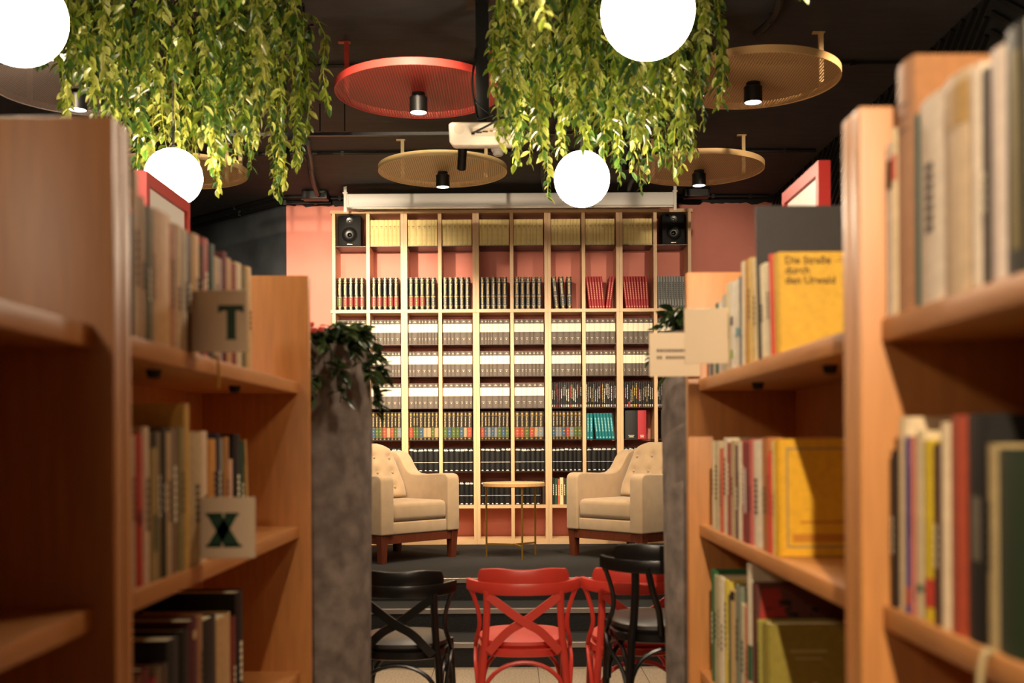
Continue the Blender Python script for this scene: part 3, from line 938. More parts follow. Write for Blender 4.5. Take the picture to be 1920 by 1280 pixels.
# ------------------------------------------------------------------ bentwood chairs
def bent_chair(cx, cy, rz, lac, seatm, label, name, lift=0.0, group=None, xback=True):
    """back of the chair at local -y, front at +y; lift raises the seat (counter height)"""
    t = thing(name, label, 'chair' if lift == 0 else 'stool', (cx, cy, 0), rz, group)
    H = .47 + lift
    def sq(u, a, b, p=2.6):
        c_, s_ = math.cos(u), math.sin(u)
        k = 1 - .10 * (-s_ * .5 + .5)
        return (a * k * math.copysign(abs(c_) ** (2 / p), c_), b * math.copysign(abs(s_) ** (2 / p), s_))
    def ring(a, b, zs_, nm, m):
        n = 40
        vs = []
        for (f, zz) in zs_:
            for k in range(n):
                x, y = sq(2 * PI * k / n, a * f, b * f)
                vs.append((x, y, zz))
        fs = []
        for i in range(len(zs_) - 1):
            for k in range(n):
                p, q = i * n + k, i * n + (k + 1) % n
                fs.append((p, q, q + n, p + n))
        fs.append(tuple(range(n - 1, -1, -1))); fs.append(tuple((len(zs_) - 1) * n + k for k in range(n)))
        MB().add(vs, fs).build(nm, m, t, True)
    ring(.205, .205, [(.96, H - .062), (1, H - .058), (1, H - .03), (.96, H - .026)], 'seat_frame', lac)
    ring(.2, .2, [(.93, H - .026), (1.0, H - .012), (.99, H + .002), (.9, H + .013), (.6, H + .021), (.2, H + .024)], 'seat', seatm)
    zt_ = .70 + lift
    pw = .155 if xback else .116
    # rear posts / legs
    for sx in (-1, 1):
        MB().tube(smooth_path([(sx * (pw + .04), -.225, 0), (sx * (pw + .018), -.205, H - .1), (sx * (pw + .008), -.2, H), (sx * pw, -.2, zt_ - .1), (sx * pw, -.203, zt_ - .012)], 4), .0155, 10).build('rear_leg', lac, t, True)
        MB().tube([(sx * .2, .2, 0), (sx * .178, .165, H - .03)], [.013, .0165], 10).build('front_leg', lac, t, True)
        # bent arm brace from the rail end down to the seat side
        MB().tube(smooth_path([(sx * .228, -.135, zt_ - .005), (sx * .212, -.13, zt_ - .04), (sx * .192, -.12, zt_ - .11), (sx * .188, -.10, H + .06), (sx * .203, -.055, H - .01), (sx * .206, -.01, H - .045)], 4), .0095, 8).build('arm_brace', lac, t, True)
        MB().tube(smooth_path([(sx * .205, -.02, H - .05), (sx * .205, -.10, H - .09), (sx * (pw + .04), -.16, H - .18), (sx * (pw + .03), -.2, H - .28)], 4), .009, 8).build('side_brace', lac, t, True)
    # hoops under the seat
    def hoop(p0, p1, nm):
        p0, p1 = Vector(p0), Vector(p1)
        pts = []
        for k in range(17):
            a = PI * k / 16
            q = p0.lerp(p1, .5 - .5 * math.cos(a))
            q.z = H - .27 + .19 * math.sin(a) ** .8
            pts.append(q)
        MB().tube(pts, .0095, 8).build(nm, lac, t, True)
    hoop((-pw - .022, -.206, 0), (pw + .022, -.206, 0), 'hoop_brace')
    hoop((-.176, .178, 0), (.176, .178, 0), 'hoop_brace')
    hoop((-pw - .025, -.2, 0), (-.182, .165, 0), 'hoop_brace')
    hoop((pw + .025, -.2, 0), (.182, .165, 0), 'hoop_brace')
    # curved top rail: lower band with forward curling ends, raised crest panel above
    def arc(hw, n, z0f, z1f, yo, th, nm, ymid=-.245, curl=.125):
        vs = []
        for k in range(n + 1):
            u = -1 + 2 * k / n
            x = hw * math.sin(u * 1.25) / math.sin(1.25)
            y = ymid + curl * (abs(x) / .235) ** 2.4
            sl = 2.4 * curl / .235 * (abs(x) / .235) ** 1.4 * (1 if x > 0 else -1)
            nn = Vector((sl, -1, 0)).normalized()
            for s_, zz in ((yo, z0f(u)), (yo, z1f(u)), (yo - th, z1f(u)), (yo - th, z0f(u))):
                vs.append((x + nn.x * s_, y + nn.y * s_, zz))
        fs = [(0, 1, 2, 3), (4 * n + 3, 4 * n + 2, 4 * n + 1, 4 * n)]
        for k in range(n):
            for e in range(4):
                a = 4 * k + e; b = 4 * k + (e + 1) % 4
                fs.append((a, a + 4, b + 4, b))
        link(nm, bevel_mesh(MB().add(vs, fs), nm, lac, .006, 2, .6), t)
    arc(.235, 28, lambda u: zt_ - .026 + .014 * abs(u) ** 3, lambda u: zt_ + .026 + .012 * abs(u) ** 4, .012, .024, 'top_rail')
    arc(.192, 28, lambda u: zt_ + .018, lambda u: zt_ + .083 - .003 * math.cos(u * 7) - .03 * (max(0, abs(u) - .88) / .12) ** 2, .004, .018, 'crest_panel', -.246)
    if xback:
        for sx in (-1, 1):
            pts = [(sx * .148, -.216, zt_ - .03), (sx * .07, -.222 + .004 * sx, zt_ - .088), (0, -.224 + .006 * sx, zt_ - .138), (-sx * .07, -.222 + .004 * sx, H + .05), (-sx * .150, -.214, H - .035)]
            pp = smooth_path(pts, 5)
            vs = []
            for i, p in enumerate(pp):
                d = (pp[min(i + 1, len(pp) - 1)] - pp[max(i - 1, 0)]); d.y = 0; d.normalize()
                nrm = Vector((-d.z, 0, d.x)) * .0175
                for q in (p - nrm + Vector((0, -.005, 0)), p + nrm + Vector((0, -.005, 0)), p + nrm + Vector((0, .005, 0)), p - nrm + Vector((0, .005, 0))):
                    vs.append(q)
            m_ = len(pp)
            fs = [(3, 2, 1, 0), (4 * m_ - 4, 4 * m_ - 3, 4 * m_ - 2, 4 * m_ - 1)]
            for i in range(m_ - 1):
                for e in range(4):
                    a = 4 * i + e; b = 4 * i + (e + 1) % 4
                    fs.append((a, b, b + 4, a + 4))
            MB().add(vs, fs).build('cross_slat', lac, t, True)
    else:
        for sx in (-1, 1):
            pp = smooth_path([(sx * .075, -.242, zt_), (sx * .055, -.235, zt_ - .09), (sx * .03, -.222, H + .06), (sx * .02, -.21, H - .03)], 5)
            MB().tube(pp, .0125, 8).build('back_slat', lac, t, True)
    return t
bent_chair(.042, 4.67, A(1), REDLAC, mat('red_seat', '#C23A2E', .5), 'red cross-back bentwood chair in the middle of the aisle', 'bentwood_chair', 0, 'cross-back chairs before the stage')
bent_chair(.532, 4.68, A(-1), REDLAC, mat('red_seat', '#C23A2E', .5), 'red cross-back bentwood chair half hidden behind the black stool', 'bentwood_chair', 0, 'cross-back chairs before the stage')
bent_chair(-.470, 4.62, A(-3), BLKLAC, LEATHER, 'black cross-back bentwood chair beside the left felt planter', 'bentwood_chair', 0, 'cross-back chairs before the stage')
bent_chair(.571, 4.20, A(1), BLKLAC, LEATHER, 'tall black bentwood stool beside the right felt planter', 'bentwood_stool', .145, None, False)

# ------------------------------------------------------------------ aisle bookcases
XL, XRS = -.59, .51          # faces of the uprights along the aisle
SHZ = [1.490, 1.072, .652, .232]
ST = .034
HT = 1.80
def aisle_bookcase(side, y0, y1, label, thick=.036, depth=.32):
    """side -1: left of the aisle (opens to +x), +1: right of the aisle"""
    xf = XL if side < 0 else XRS
    t = thing('aisle_bookcase', label, 'bookcase', (xf, (y0 + y1) / 2, 0), 0, 'beech bookcases along the aisle')
    h = (y1 - y0) / 2
    X = lambda d0, d1: (min(side * d0, side * d1), max(side * d0, side * d1))
    a, b = X(0, depth)
    for (p, q) in ((-h + .0005, -h + thick), (h - thick, h - .0005)):
        link('side_panel', bevel_mesh(MB().box(a, b, p, q, 0, HT), 'side_panel', WOOD, .003, 2), t)
    s0, s1 = X(.03, depth - .012)
    for zz in SHZ:
        sh = link('shelf', bevel_mesh(MB().box(s0, s1, -h + thick, h - thick, zz - ST, zz), 'shelf', WOODH, .003, 2), t)
        if zz < 1.6:
            for py in (-.32, .28):
                px = side * .10
                MB().lathe([(.001, 0), (.016, 0), (.012, -.016), (.001, -.018)], 12, Matrix.Translation((px, py, zz - ST))).build('shelf_pin', BLACKM, sh, True)
    p0, p1 = X(depth - .011, depth)
    MB().box(p0, p1, -h + thick, h - thick, .02, 1.60).build('back_panel', WOOD, t)
    k0, k1 = X(.04, .06)
    MB().box(k0, k1, -h + thick, h - thick, 0, SHZ[3] - ST).build('plinth', WOODH, t)
    return t
aisle_bookcase(-1, 1.62, 3.135, 'beech bookcase on the left holding the T and X cards')
aisle_bookcase(-1, .12, 1.618, 'empty beech bookcase nearest on the left')
aisle_bookcase(1, 1.60, 3.125, 'beech bookcase on the right holding the yellow books', .04)
aisle_bookcase(1, .12, 1.598, 'beech bookcase nearest on the right with white books on top', .04)

# ------------------------------------------------------------------ books along the aisle
SPX_L, SPX_R = XL - .035, XRS + .035
arnd = random.Random(5)
DARKI = mat('dark_spine_ink', '#3A3026', .6)
def row(side, z, ystart, direction, items, where, group, xoff=0.0):
    """items: (hex, colour words, thickness, height, depth, lean, decoration). direction +1 goes away from the camera"""
    y = ystart
    out = []
    seen = {}
    for it in items:
        seen[it[1]] = seen.get(it[1], 0) + 1
    cnt = {}
    for i, it in enumerate(items):
        hx, words, wv, hh, d = it[:5]
        lean = it[5] if len(it) > 5 else 0.0
        deco = it[6] if len(it) > 6 else 'marks'
        cnt[words] = cnt.get(words, 0) + 1
        if seen[words] > 1:
            label = '%s, %s such from the near end, %s' % (words, ORD[cnt[words] - 1] if direction > 0 else ORD[seen[words] - cnt[words]], where)
        else:
            label = '%s %s' % (words, where)
        rz = PI / 2 if side < 0 else -PI / 2
        x = (SPX_L if side < 0 else SPX_R) + side * (xoff + arnd.uniform(0, .004))
        yc = y + direction * wv / 2
        ll = lean * (1 if side > 0 else -1)
        t, c = book(x, yc, z + .0006, wv, hh, d, cmat(hx), label, group, rz=rz, lean=-ll)
        if deco == 'marks':
            ink = DARKI if sum(lin(hx)) > .5 else CREAM
            a_ = arnd.uniform(.3, .45)
            rects = [(-.3, .3, hh * (a_ + .05 * q), hh * (a_ + .05 * q) + hh * .035) for q in range(arnd.randint(4, 8))]
            on_spine(c, patch_mesh(wv, rects, ink, 'fg%d%s%d' % (i, where[:12], side)))
        elif isinstance(deco, list):
            for (u0, u1, f0, f1, hc) in deco:
                on_spine(c, patch_mesh(wv, [(u0, u1, hh * f0, hh * f1)], cmat(hc), 'fgd%.3f%.3f%s%.3f' % (u0, f0, hc, hh)), 'spine_label')
        out.append((t, c, yc, wv, hh, d))
        gap = .0012
        if i + 1 < len(items):
            nl = items[i + 1][5] if len(items[i + 1]) > 5 else 0.0
            gap += max(0.0, (math.sin(lean) - math.sin(nl)) * direction) * min(hh, items[i + 1][3]) + (.001 if lean else 0)
        y += direction * (wv + gap)
    return out
# left, shelf with the T card (starts behind the near upright)
G = 'books on the left shelf with the T card'
r0 = row(-1, SHZ[0], 1.70, 1, [
    ('#5A1F1C', 'dark red book', .030, .215, .15), ('#B58A58', 'tan book', .026, .225, .15), ('#141214', 'black book', .022, .212, .15, 0, [(-1, 1, .96, 1.0, '#A83028')]),
    ('#C9A878', 'buff paper book', .030, .280, .18), ('#B89468', 'light brown book', .028, .245, .16), ('#5E5A3A', 'olive spined book', .022, .235, .16), ('#A88A60', 'drab book', .020, .235, .15),
    ('#C8965A', 'thick ochre book', .085, .240, .17, 0, 'none'), ('#B87850', 'terracotta book', .026, .232, .16), ('#C8A478', 'buff paper book', .040, .235, .16), ('#D0C2A6', 'pale book', .030, .235, .16),
    ('#4A241C', 'maroon book', .036, .232, .16), ('#D0A468', 'light ochre book', .05, .240, .16), ('#5A2E1E', 'chestnut book', .020, .225, .16), ('#A83A28', 'brick red book', .045, .245, .16),
    ('#4E6258', 'grey green book', .030, .240, .16), ('#C4A47C', 'buff paper book', .035, .22, .16), ('#B0948A', 'dusty pink book', .030, .222, .16), ('#6A1F1E', 'crimson book', .028, .242, .16), ('#B98A54', 'tan book', .05, .235, .16), ('#8A3A2A', 'russet book', .04, .23, .16), ('#C8B088', 'buff paper book', .055, .24, .16), ('#7A6A44', 'olive spined book', .035, .235, .16), ('#CFA870', 'light ochre book', .045, .245, .16)],
    'on the shelf with the T card', G)
t, c, yc, wv, hh, d = r0[3]
MB().add([(-wv / 2 - .0006, .004, hh - .03), (-wv / 2 - .0006, d, hh - .03), (-wv / 2 - .0006, d, hh), (-wv / 2 - .0006, .004, hh)], [(0, 3, 2, 1)]).build('cover_band', cmat('#3E4E1E'), c)
G = 'books on the left shelf with the X card'
row(-1, SHZ[1], 1.71, 1, [
    ('#C8B48C', 'cream book', .032, .262, .17), ('#3A4A48', 'slate book', .018, .255, .17), ('#C0A680', 'cream book', .022, .255, .17), ('#B8341F', 'bright red book', .036, .258, .17, 0, [(-.6, .6, .40, .5, '#7A1A14')]),
    ('#D4B898', 'cream book', .034, .27, .17), ('#A89058', 'mustard book', .030, .26, .17, 0, [(-1, 1, .9, 1, '#2A2418'), (-.5, .5, .2, .45, '#40543A')]), ('#8A7448', 'khaki book', .022, .262, .17), ('#2A2620', 'black book', .022, .268, .17),
    ('#C0A074', 'cream book', .034, .262, .17), ('#7E6448', 'brown book', .040, .270, .17), ('#8A7A4A', 'khaki book', .036, .272, .17), ('#CDA050', 'tall yellow ochre book', .028, .318, .2, 0, 'none'),
    ('#B0956A', 'thick sand coloured book', .085, .262, .18), ('#DCBE9C', 'pale pink paper book', .05, .266, .18), ('#C88A3E', 'orange book', .05, .25, .18), ('#23283E', 'navy book', .024, .262, .18),
    ('#8E8A7C', 'grey book', .036, .25, .18), ('#A8743A', 'amber book', .04, .255, .18), ('#D2A48A', 'salmon book', .04, .205, .18), ('#160E0C', 'thick black book', .055, .262, .18), ('#1C4630', 'dark green book', .036, .245, .18), ('#C0985C', 'leaning tan book', .016, .25, .18, -.11, 'none')],
    'on the shelf with the X card', G)
G = 'books on the lowest visible left shelf'
row(-1, SHZ[2], 1.71, 1, [
    ('#3A241A', 'dark brown book', .05, .262, .2), ('#A0764E', 'tan book', .022, .26, .2), ('#7A4A30', 'chestnut book', .025, .27, .2), ('#6A1A1C', 'dark red book', .04, .275, .2), ('#9E3038', 'bright red book', .03, .25, .2),
    ('#7A6448', 'drab book', .03, .262, .2), ('#5A4436', 'umber book', .034, .262, .2), ('#16181A', 'large charcoal book', .07, .30, .25, 0, 'none'), ('#10120E', 'large black book', .05, .305, .25, 0, 'none'),
    ('#521420', 'burgundy book', .06, .315, .25, 0, [(-.4, .4, .88, .93, '#C8A878')]), ('#A87A58', 'pale brown book', .03, .315, .24), ('#0C0D0A', 'large black book', .1, .30, .26, 0, 'none'), ('#C09A68', 'thick cream book', .12, .285, .2, 0, [(-.6, .6, .0, .2, '#B04030')]), ('#7A2A20', 'rust book', .04, .27, .2), ('#0A0A0A', 'large black book', .07, .32, .24)],
    'on the lowest visible left shelf', G)
# right, shelf with the bright yellow book
G = 'books on the upper right shelf'
r1 = row(1, SHZ[0], 2.185, 1, [
    ('#E0AE2E', 'yellow book with black German title, cover facing the aisle end', .045, .208, .17, .08, 'none'), ('#D8472E', 'vermilion book', .018, .215, .15, .08, 'none'), ('#E4D2AC', 'cream book', .045, .20, .15, .08), ('#E8D8B4', 'cream book', .05, .205, .15, .08),
    ('#2A2320', 'large thin black portfolio standing taller than the rest', .016, .345, .26, .078, 'none'), ('#E6CE9C', 'cream book', .045, .232, .15, .04), ('#D8B468', 'straw coloured book', .04, .24, .15, .02), ('#C08A34', 'ochre book', .022, .242, .15, 0, 'none'), ('#E6D6B4', 'cream book', .05, .245, .15, 0, [(-1, -.2, .6, .9, '#D8654A')]),
    ('#6A7078', 'slate book', .02, .215, .15), ('#DCD2BC', 'white book', .05, .215, .15, 0, [(-1, 1, .35, .45, '#6E9CA0')]), ('#D8CFC0', 'white book', .05, .215, .15, 0, [(-.6, .6, .5, .6, '#2A3A5A'), (-.6, .6, .12, .22, '#86A83A')]),
    ('#D4C6A0', 'straw coloured book', .06, .22, .15), ('#B8AC94', 'stone coloured book', .06, .20, .15), ('#CFC8BC', 'white book', .045, .19, .15), ('#2A5A44', 'green book', .035, .19, .15), ('#C8BCA6', 'pale drab book', .03, .185, .15), ('#55483A', 'dark drab book', .03, .185, .15), ('#9A9CA4', 'pale blue grey book', .03, .185, .15)],
    'on the upper right shelf', G)
# title on the yellow cover
t, c, yc, wv, hh, d = r1[0]
YT = mat('title_ink', '#3A2A10', .6)
R = (Matrix.Rotation(PI / 2, 4, 'Z') @ Matrix.Rotation(PI / 2, 4, 'X')).to_euler()
for k, s_ in enumerate(('Die Stra\u00dfe', 'durch', 'den Urwald')):
    link('cover_title', text_mesh(s_, .022, YT, 'LEFT'), c, (wv / 2 + .0008, .016, .190 - .021 * k), R)
link('cover_mark', MB().add([(0, 0, 0), (.028, 0, 0), (.028, .0025, 0), (0, .0025, 0), (.008, .006, 0), (.034, .006, 0), (.034, .0085, 0), (.008, .0085, 0)], [(0, 1, 2, 3), (4, 5, 6, 7)]).mesh('cover_mark', mat('faded_ink', '#A8801E', .6)), c, (wv / 2 + .0008, .12, .187), R)
G = 'books on the middle right shelf'
r2 = row(1, SHZ[1], 2.195, 1, [
    ('#E0A81C', 'yellow book with a grey ruled frame on its cover', .034, .242, .175, .03, 'none'), ('#E4C878', 'pale yellow book', .024, .24, .16, .03), ('#D8503A', 'orange red book', .028, .215, .16, .03), ('#B8703A', 'rust book', .06, .245, .16, .03),
    ('#E6D6BA', 'thick white book', .085, .24, .16, .02), ('#D06A60', 'pink book', .035, .243, .16), ('#7A3A34', 'maroon book', .04, .235, .16, 0, [(-.4, .4, .3, .75, '#D8D0C8')]), ('#A83234', 'red book', .035, .24, .16), ('#CFC0A4', 'cream book', .03, .235, .16), ('#5A2E3A', 'plum book', .04, .23, .16),
    ('#B8A07A', 'sand book', .05, .24, .16), ('#A04A40', 'brick pink book', .045, .235, .16), ('#D8C8A8', 'cream book', .055, .248, .16), ('#C86448', 'coral book', .04, .22, .16), ('#C8B490', 'thick cream book', .07, .24, .16), ('#D0BC98', 'cream book', .03, .24, .16)],
    'on the middle right shelf', G)
t, c, yc, wv, hh, d = r2[0]
fm = mat('cover_frame_ink', '#9A8456', .6)
def rect_ring(y0, y1, z0, z1, w_):
    mb = MB()
    for (a, b, e, f) in ((y0, y1, z0, z0 + w_), (y0, y1, z1 - w_, z1), (y0, y0 + w_, z0 + w_, z1 - w_), (y1 - w_, y1, z0 + w_, z1 - w_)):
        mb.add([(0, a, e), (0, b, e), (0, b, f), (0, a, f)], [(0, 1, 2, 3)])
    return mb
link('cover_frame', rect_ring(.018, .158, .018, .224, .004).mesh('cover_frame', fm), c, (wv / 2 + .0007, 0, 0))
link('cover_print', MB().add([(0, .03, .030), (0, .145, .030), (0, .145, .046), (0, .03, .046)], [(0, 1, 2, 3)]).add([(0, .045, .068), (0, .135, .068), (0, .135, .073), (0, .045, .073)], [(0, 1, 2, 3)]).mesh('cover_print', mat('amber_print', '#C07A18', .6)), c, (wv / 2 + .0007, 0, 0))
G = 'books on the lowest visible right shelf'
r3 = row(1, SHZ[2], 2.30, 1, [
    ('#8E8030', 'olive yellow book with a small picture on its cover', .06, .262, .2, .02, 'none'), ('#A8A04A', 'moss yellow book', .035, .258, .18, .02), ('#5E3226', 'large russet book with black drawing on its cover', .045, .335, .23, .02, 'none'), ('#D8CBB0', 'tall white book', .045, .375, .22, 0, [(-1, 1, .28, .5, '#2A5A3A')]), ('#C87048', 'orange book', .028, .27, .17),
    ('#CFC2A0', 'cream book', .055, .268, .17), ('#7E8470', 'grey green book', .06, .305, .18), ('#B89A68', 'tan book', .05, .285, .17, 0, [(-1, 1, .92, 1, '#2A1E14')]), ('#2A4A34', 'dark green book', .022, .27, .17), ('#D8C048', 'lemon yellow book', .05, .30, .17), ('#E0D4BC', 'white book', .05, .30, .17), ('#C8B890', 'cream book', .03, .30, .17), ('#A89E7C', 'khaki book', .06, .295, .17), ('#2A6A3E', 'green book', .04, .305, .17)],
    'on the lowest visible right shelf', G)
t, c, yc, wv, hh, d = r3[2]
mb = MB()
pr = random.Random(9)
for q in range(26):
    y, zz = pr.uniform(.02, .2), pr.uniform(.20, .30)
    a, b = pr.uniform(.006, .03), pr.uniform(.002, .006)
    mb.add([(0, y, zz), (0, y + a, zz + pr.uniform(-.01, .01)), (0, y + a, zz + b), (0, y, zz + b)], [(0, 1, 2, 3)])
link('cover_drawing', mb.mesh('cover_drawing', mat('drawing_ink', '#150C08', .6)), c, (wv / 2 + .0008, 0, 0))['kind'] = 'stuff'
link('cover_patch', MB().add([(0, 0.0, .20), (0, .07, .24), (0, .05, .325), (0, .01, .325)], [(0, 1, 2, 3)]).mesh('cover_patch', mat('cover_red', '#A02C22', .6)), c, (wv / 2 + .0005, 0.005, 0))
t, c, yc, wv, hh, d = r3[0]
mb = MB()
for q in range(14):
    y, zz = pr.uniform(.06, .11), pr.uniform(.08, .14)
    mb.add([(0, y, zz), (0, y + .014, zz), (0, y + .014, zz + .010), (0, y, zz + .010)], [(0, 1, 2, 3)])
link('cover_picture', mb.mesh('cover_picture', mat('picture_ink', '#B86A40', .6, col2='#D8D0A0', scale=120)), c, (wv / 2 + .0008, 0, 0))
link('cover_title', MB().add([(0, .05, .20), (0, .13, .20), (0, .13, .207), (0, .05, .207)], [(0, 1, 2, 3)]).add([(0, .06, .185), (0, .12, .185), (0, .12, .190), (0, .06, .190)], [(0, 1, 2, 3)]).mesh('cover_title', mat('pale_olive_ink', '#B0A464', .6)), c, (wv / 2 + .0008, 0, 0))
# right, nearest bookcase: built from the upright towards the camera
G = 'books on the nearest right upper shelf'
row(1, SHZ[0], 1.552, -1, [
    ('#DCCFC0', 'white book', .020, .25, .16, 0, [(-1, 1, .73, .9, '#3A342E')]), ('#E0C8A0', 'cream book', .018, .265, .16, 0, [(-1, 1, .72, .86, '#C0482E')]), ('#A87244', 'very tall brown folio', .064, .345, .26, 0, [(-.6, .6, .72, .73, '#6A4426'), (-.5, .5, .77, .78, '#6A4426'), (-.55, .55, .82, .83, '#6A4426')]), ('#2A4E44', 'thin dark green book', .014, .26, .18, 0, 'none'),
    ('#DCC8B0', 'thick white book', .085, .268, .17), ('#CDB08A', 'thick cream book with a gold label', .072, .268, .18, 0, [(-1, 1, .76, .95, '#B0863C')]), ('#E0CCB4', 'white book', .03, .262, .17, 0, 'none'), ('#4A4038', 'dark grey book', .018, .25, .17), ('#D8C4B4', 'white book', .038, .262, .18, 0, 'none'),
    ('#2A2618', 'black and gold book', .05, .27, .18, 0, [(-.3, .5, .1, .9, '#7A6A34')]), ('#6A5A38', 'drab gold book', .04, .265, .18), ('#3A2A22', 'dark brown book', .05, .26, .18)],
    'on the nearest right upper shelf', G, -.002)
G = 'books on the nearest right lower shelf'
row(1, SHZ[1], 1.545, -1, [
    ('#2A2018', 'dark book with a pale scribbled spine', .022, .225, .17), ('#DCC49C', 'thick cream book', .034, .272, .18, 0, 'none'), ('#4A4080', 'violet book', .014, .245, .16, 0, [(-1, 1, .05, .15, '#C0502E')]), ('#C87A68', 'dusty pink book', .015, .245, .16), ('#CDB890', 'cream book', .028, .252, .16, 0, [(-.8, .8, .14, .18, '#4A6A5A')]),
    ('#D0B020', 'bright yellow book', .030, .24, .16, 0, [(-1, 1, .08, .24, '#B83A2A')]), ('#4A2A26', 'dark maroon book', .026, .235, .16), ('#DCC4A0', 'white book', .026, .262, .17, 0, 'none'), ('#B0482C', 'rust red book', .05, .27, .18, 0, 'none'), ('#14120E', 'large black book with a grey label', .056, .27, .2, 0, [(-.2, .5, .36, .64, '#6A6252')]),
    ('#A08A60', 'thin drab book', .022, .235, .18), ('#1E3018', 'thick dark green book', .07, .23, .18, 0, 'none'), ('#4E1C20', 'dark red book', .04, .26, .18, 0, 'none'), ('#2A2018', 'dark brown book', .05, .25, .18), ('#6A3A28', 'brown book', .05, .25, .18)],
    'on the nearest right lower shelf', G)
# bookmark ribbon hanging from the near lower shelf
t = tag(MB().tube(smooth_path([(XRS + .034, 1.205, SHZ[1] - .003), (XRS + .022, 1.205, SHZ[1] - .002), (XRS + .016, 1.205, SHZ[1] - .06), (XRS + .018, 1.207, SHZ[1] - .22)]), .004, 6).build('bookmark_ribbon', mat('ribbon', '#A8946A', .7)), 'pale ribbon bookmark hanging below the nearest right lower shelf', 'ribbon')
t = tag(MB().tube(smooth_path([(XL - .034, 2.22, SHZ[0] - .001), (XL - .022, 2.22, SHZ[0] + .002), (XL - .020, 2.22, SHZ[0] - .03), (XL - .022, 2.222, SHZ[0] - .062)]), .003, 6).build('bookmark_ribbon', mat('yellow_ribbon', '#C89A3A', .7)), 'yellow ribbon bookmark hanging below the T card', 'ribbon')
# ------------------------------------------------------------------ shelf cards
def card(xa, xb, y, z0, z1, label, glyph=None, rz=0.0):
    t = thing('shelf_card', label, 'sign', ((xa + xb) / 2, y, z0), rz, 'white cards sticking out of the shelves')
    h = (xb - xa) / 2
    link('card', bevel_mesh(MB().box(-h, h, 0, .002, 0, z1 - z0), 'card', CARD, .0007, 1), t)
    if glyph:
        for poly in glyph:
            MB().prism([(x * h * 2 - h, zz * (z1 - z0)) for x, zz in poly], -.0007, 0, 'xz').build('letter', GREENINK, t)
    return t
Tg = [[(.50, .76), (.50, .64), (.54, .64), (.58, .67), (.67, .67), (.67, .24), (.645, .20), (.86, .20), (.835, .24), (.835, .67), (.92, .67), (.95, .64), (.99, .64), (.99, .76)]]
Tg = [[(x * .95, z) for x, z in p] for p in Tg]
Xg = [[(.17, .72), (.42, .72), (.74, .20), (.47, .20)], [(.50, .72), (.70, .72), (.40, .20), (.17, .20)], [(.15, .745), (.44, .745), (.44, .70), (.15, .70)], [(.47, .745), (.72, .745), (.72, .70), (.47, .70)],
      [(.15, .225), (.42, .225), (.42, .18), (.15, .18)], [(.45, .225), (.77, .225), (.77, .18), (.45, .18)]]
card(-.633, -.523, 2.112, 1.494, 1.616, 'white card with a dark green letter T on the left shelf', Tg)
card(-.633, -.516, 2.14, 1.083, 1.205, 'white card with a dark green letter X on the left shelf', Xg)
card(.438, .552, 2.70, 1.508, 1.648, 'blank beige card sticking out of the upper right shelf')
t = card(.397, .543, 3.07, 1.498, 1.624, 'beige card with two lines of small print near the far right upright')
pr = random.Random(2)
mb = MB()
for zz, n in ((.075, 13), (.055, 12)):
    x = -.052
    for k in range(n):
        w_ = pr.uniform(.005, .0075)
        if not (n == 12 and k == 2):
            mb.box(x, x + w_, -.0007, 0, zz - .004, zz + .004)
        x += w_ + .002
mb.build('small_print', mat('print_grey', '#5E5248', .6), t)

# ------------------------------------------------------------------ side bookcases with framed signs on top
def side_case(X0, X1, Y0, Y1, label):
    t = thing('side_bookcase', label, 'bookcase', ((X0 + X1) / 2, (Y0 + Y1) / 2, 0))
    a, b, h = (X0 - X1) / 2, (X1 - X0) / 2, (Y1 - Y0) / 2
    for p, q in ((-h, -h + .03), (h - .03, h)):
        MB().box(a, b, p, q, 0, 1.83).build('side_panel', WOOD, t)
    for zz in (.2, .6, 1.0, 1.4, 1.83):
        MB().box(a, b, -h + .03, h - .03, zz - .03, zz).build('shelf', WOODH, t)
    MB().box(-.006, .006, -h + .03, h - .03, .2, 1.8).build('back_panel', WOOD, t)
side_case(.96, 1.24, 3.45, 4.4, 'beech bookcase under the red framed sign on the right')
side_case(-1.44, -1.14, 3.45, 4.4, 'beech bookcase under the red framed sign on the left')
RF = mat('sign_red', '#B8322C', .45)
def framed_sign(X, side, zt_, label):
    """white panel in a deep red frame, facing the aisle"""
    t = thing('framed_sign', label, 'sign', (X, 3.95, 1.83))
    H_ = zt_ - 1.83
    f = side  # depth runs away from the aisle
    a, b = sorted((0, f * .042))
    c0, c1 = sorted((f * .012, f * .020))
    MB().box(a, b, -.25, .25, H_ - .045, H_).build('frame_bar', RF, t)
    MB().box(a, b, -.25, .25, .0, .045).build('frame_bar', RF, t)
    MB().box(a, b, -.25, -.215, .045, H_ - .045).build('frame_bar', RF, t)
    MB().box(a, b, .215, .25, .045, H_ - .045).build('frame_bar', RF, t)
    d0, d1 = sorted((f * .021, f * .040))
    MB().box(d0, d1, -.215, .215, .045, H_ - .045).build('back_board', RF, t)
    MB().box(c0, c1, -.215, .215, .045, H_ - .045).build('sign_face', WHITE, t)
    mb = MB()
    for k in range(8):
        y = -.10 + k * .022
        mb.box(*sorted((f * .0112, f * .012)), y, y + .016, .21 + k * .0, .232)
    mb.build('faint_lettering', mat('faint_red_ink', '#DDA090', .6), t)
framed_sign(1.068, 1, 2.283, 'white sign in a deep red frame above the right shelves')
framed_sign(-1.262, -1, 2.262, 'white sign in a deep red frame below the left globe lamp')

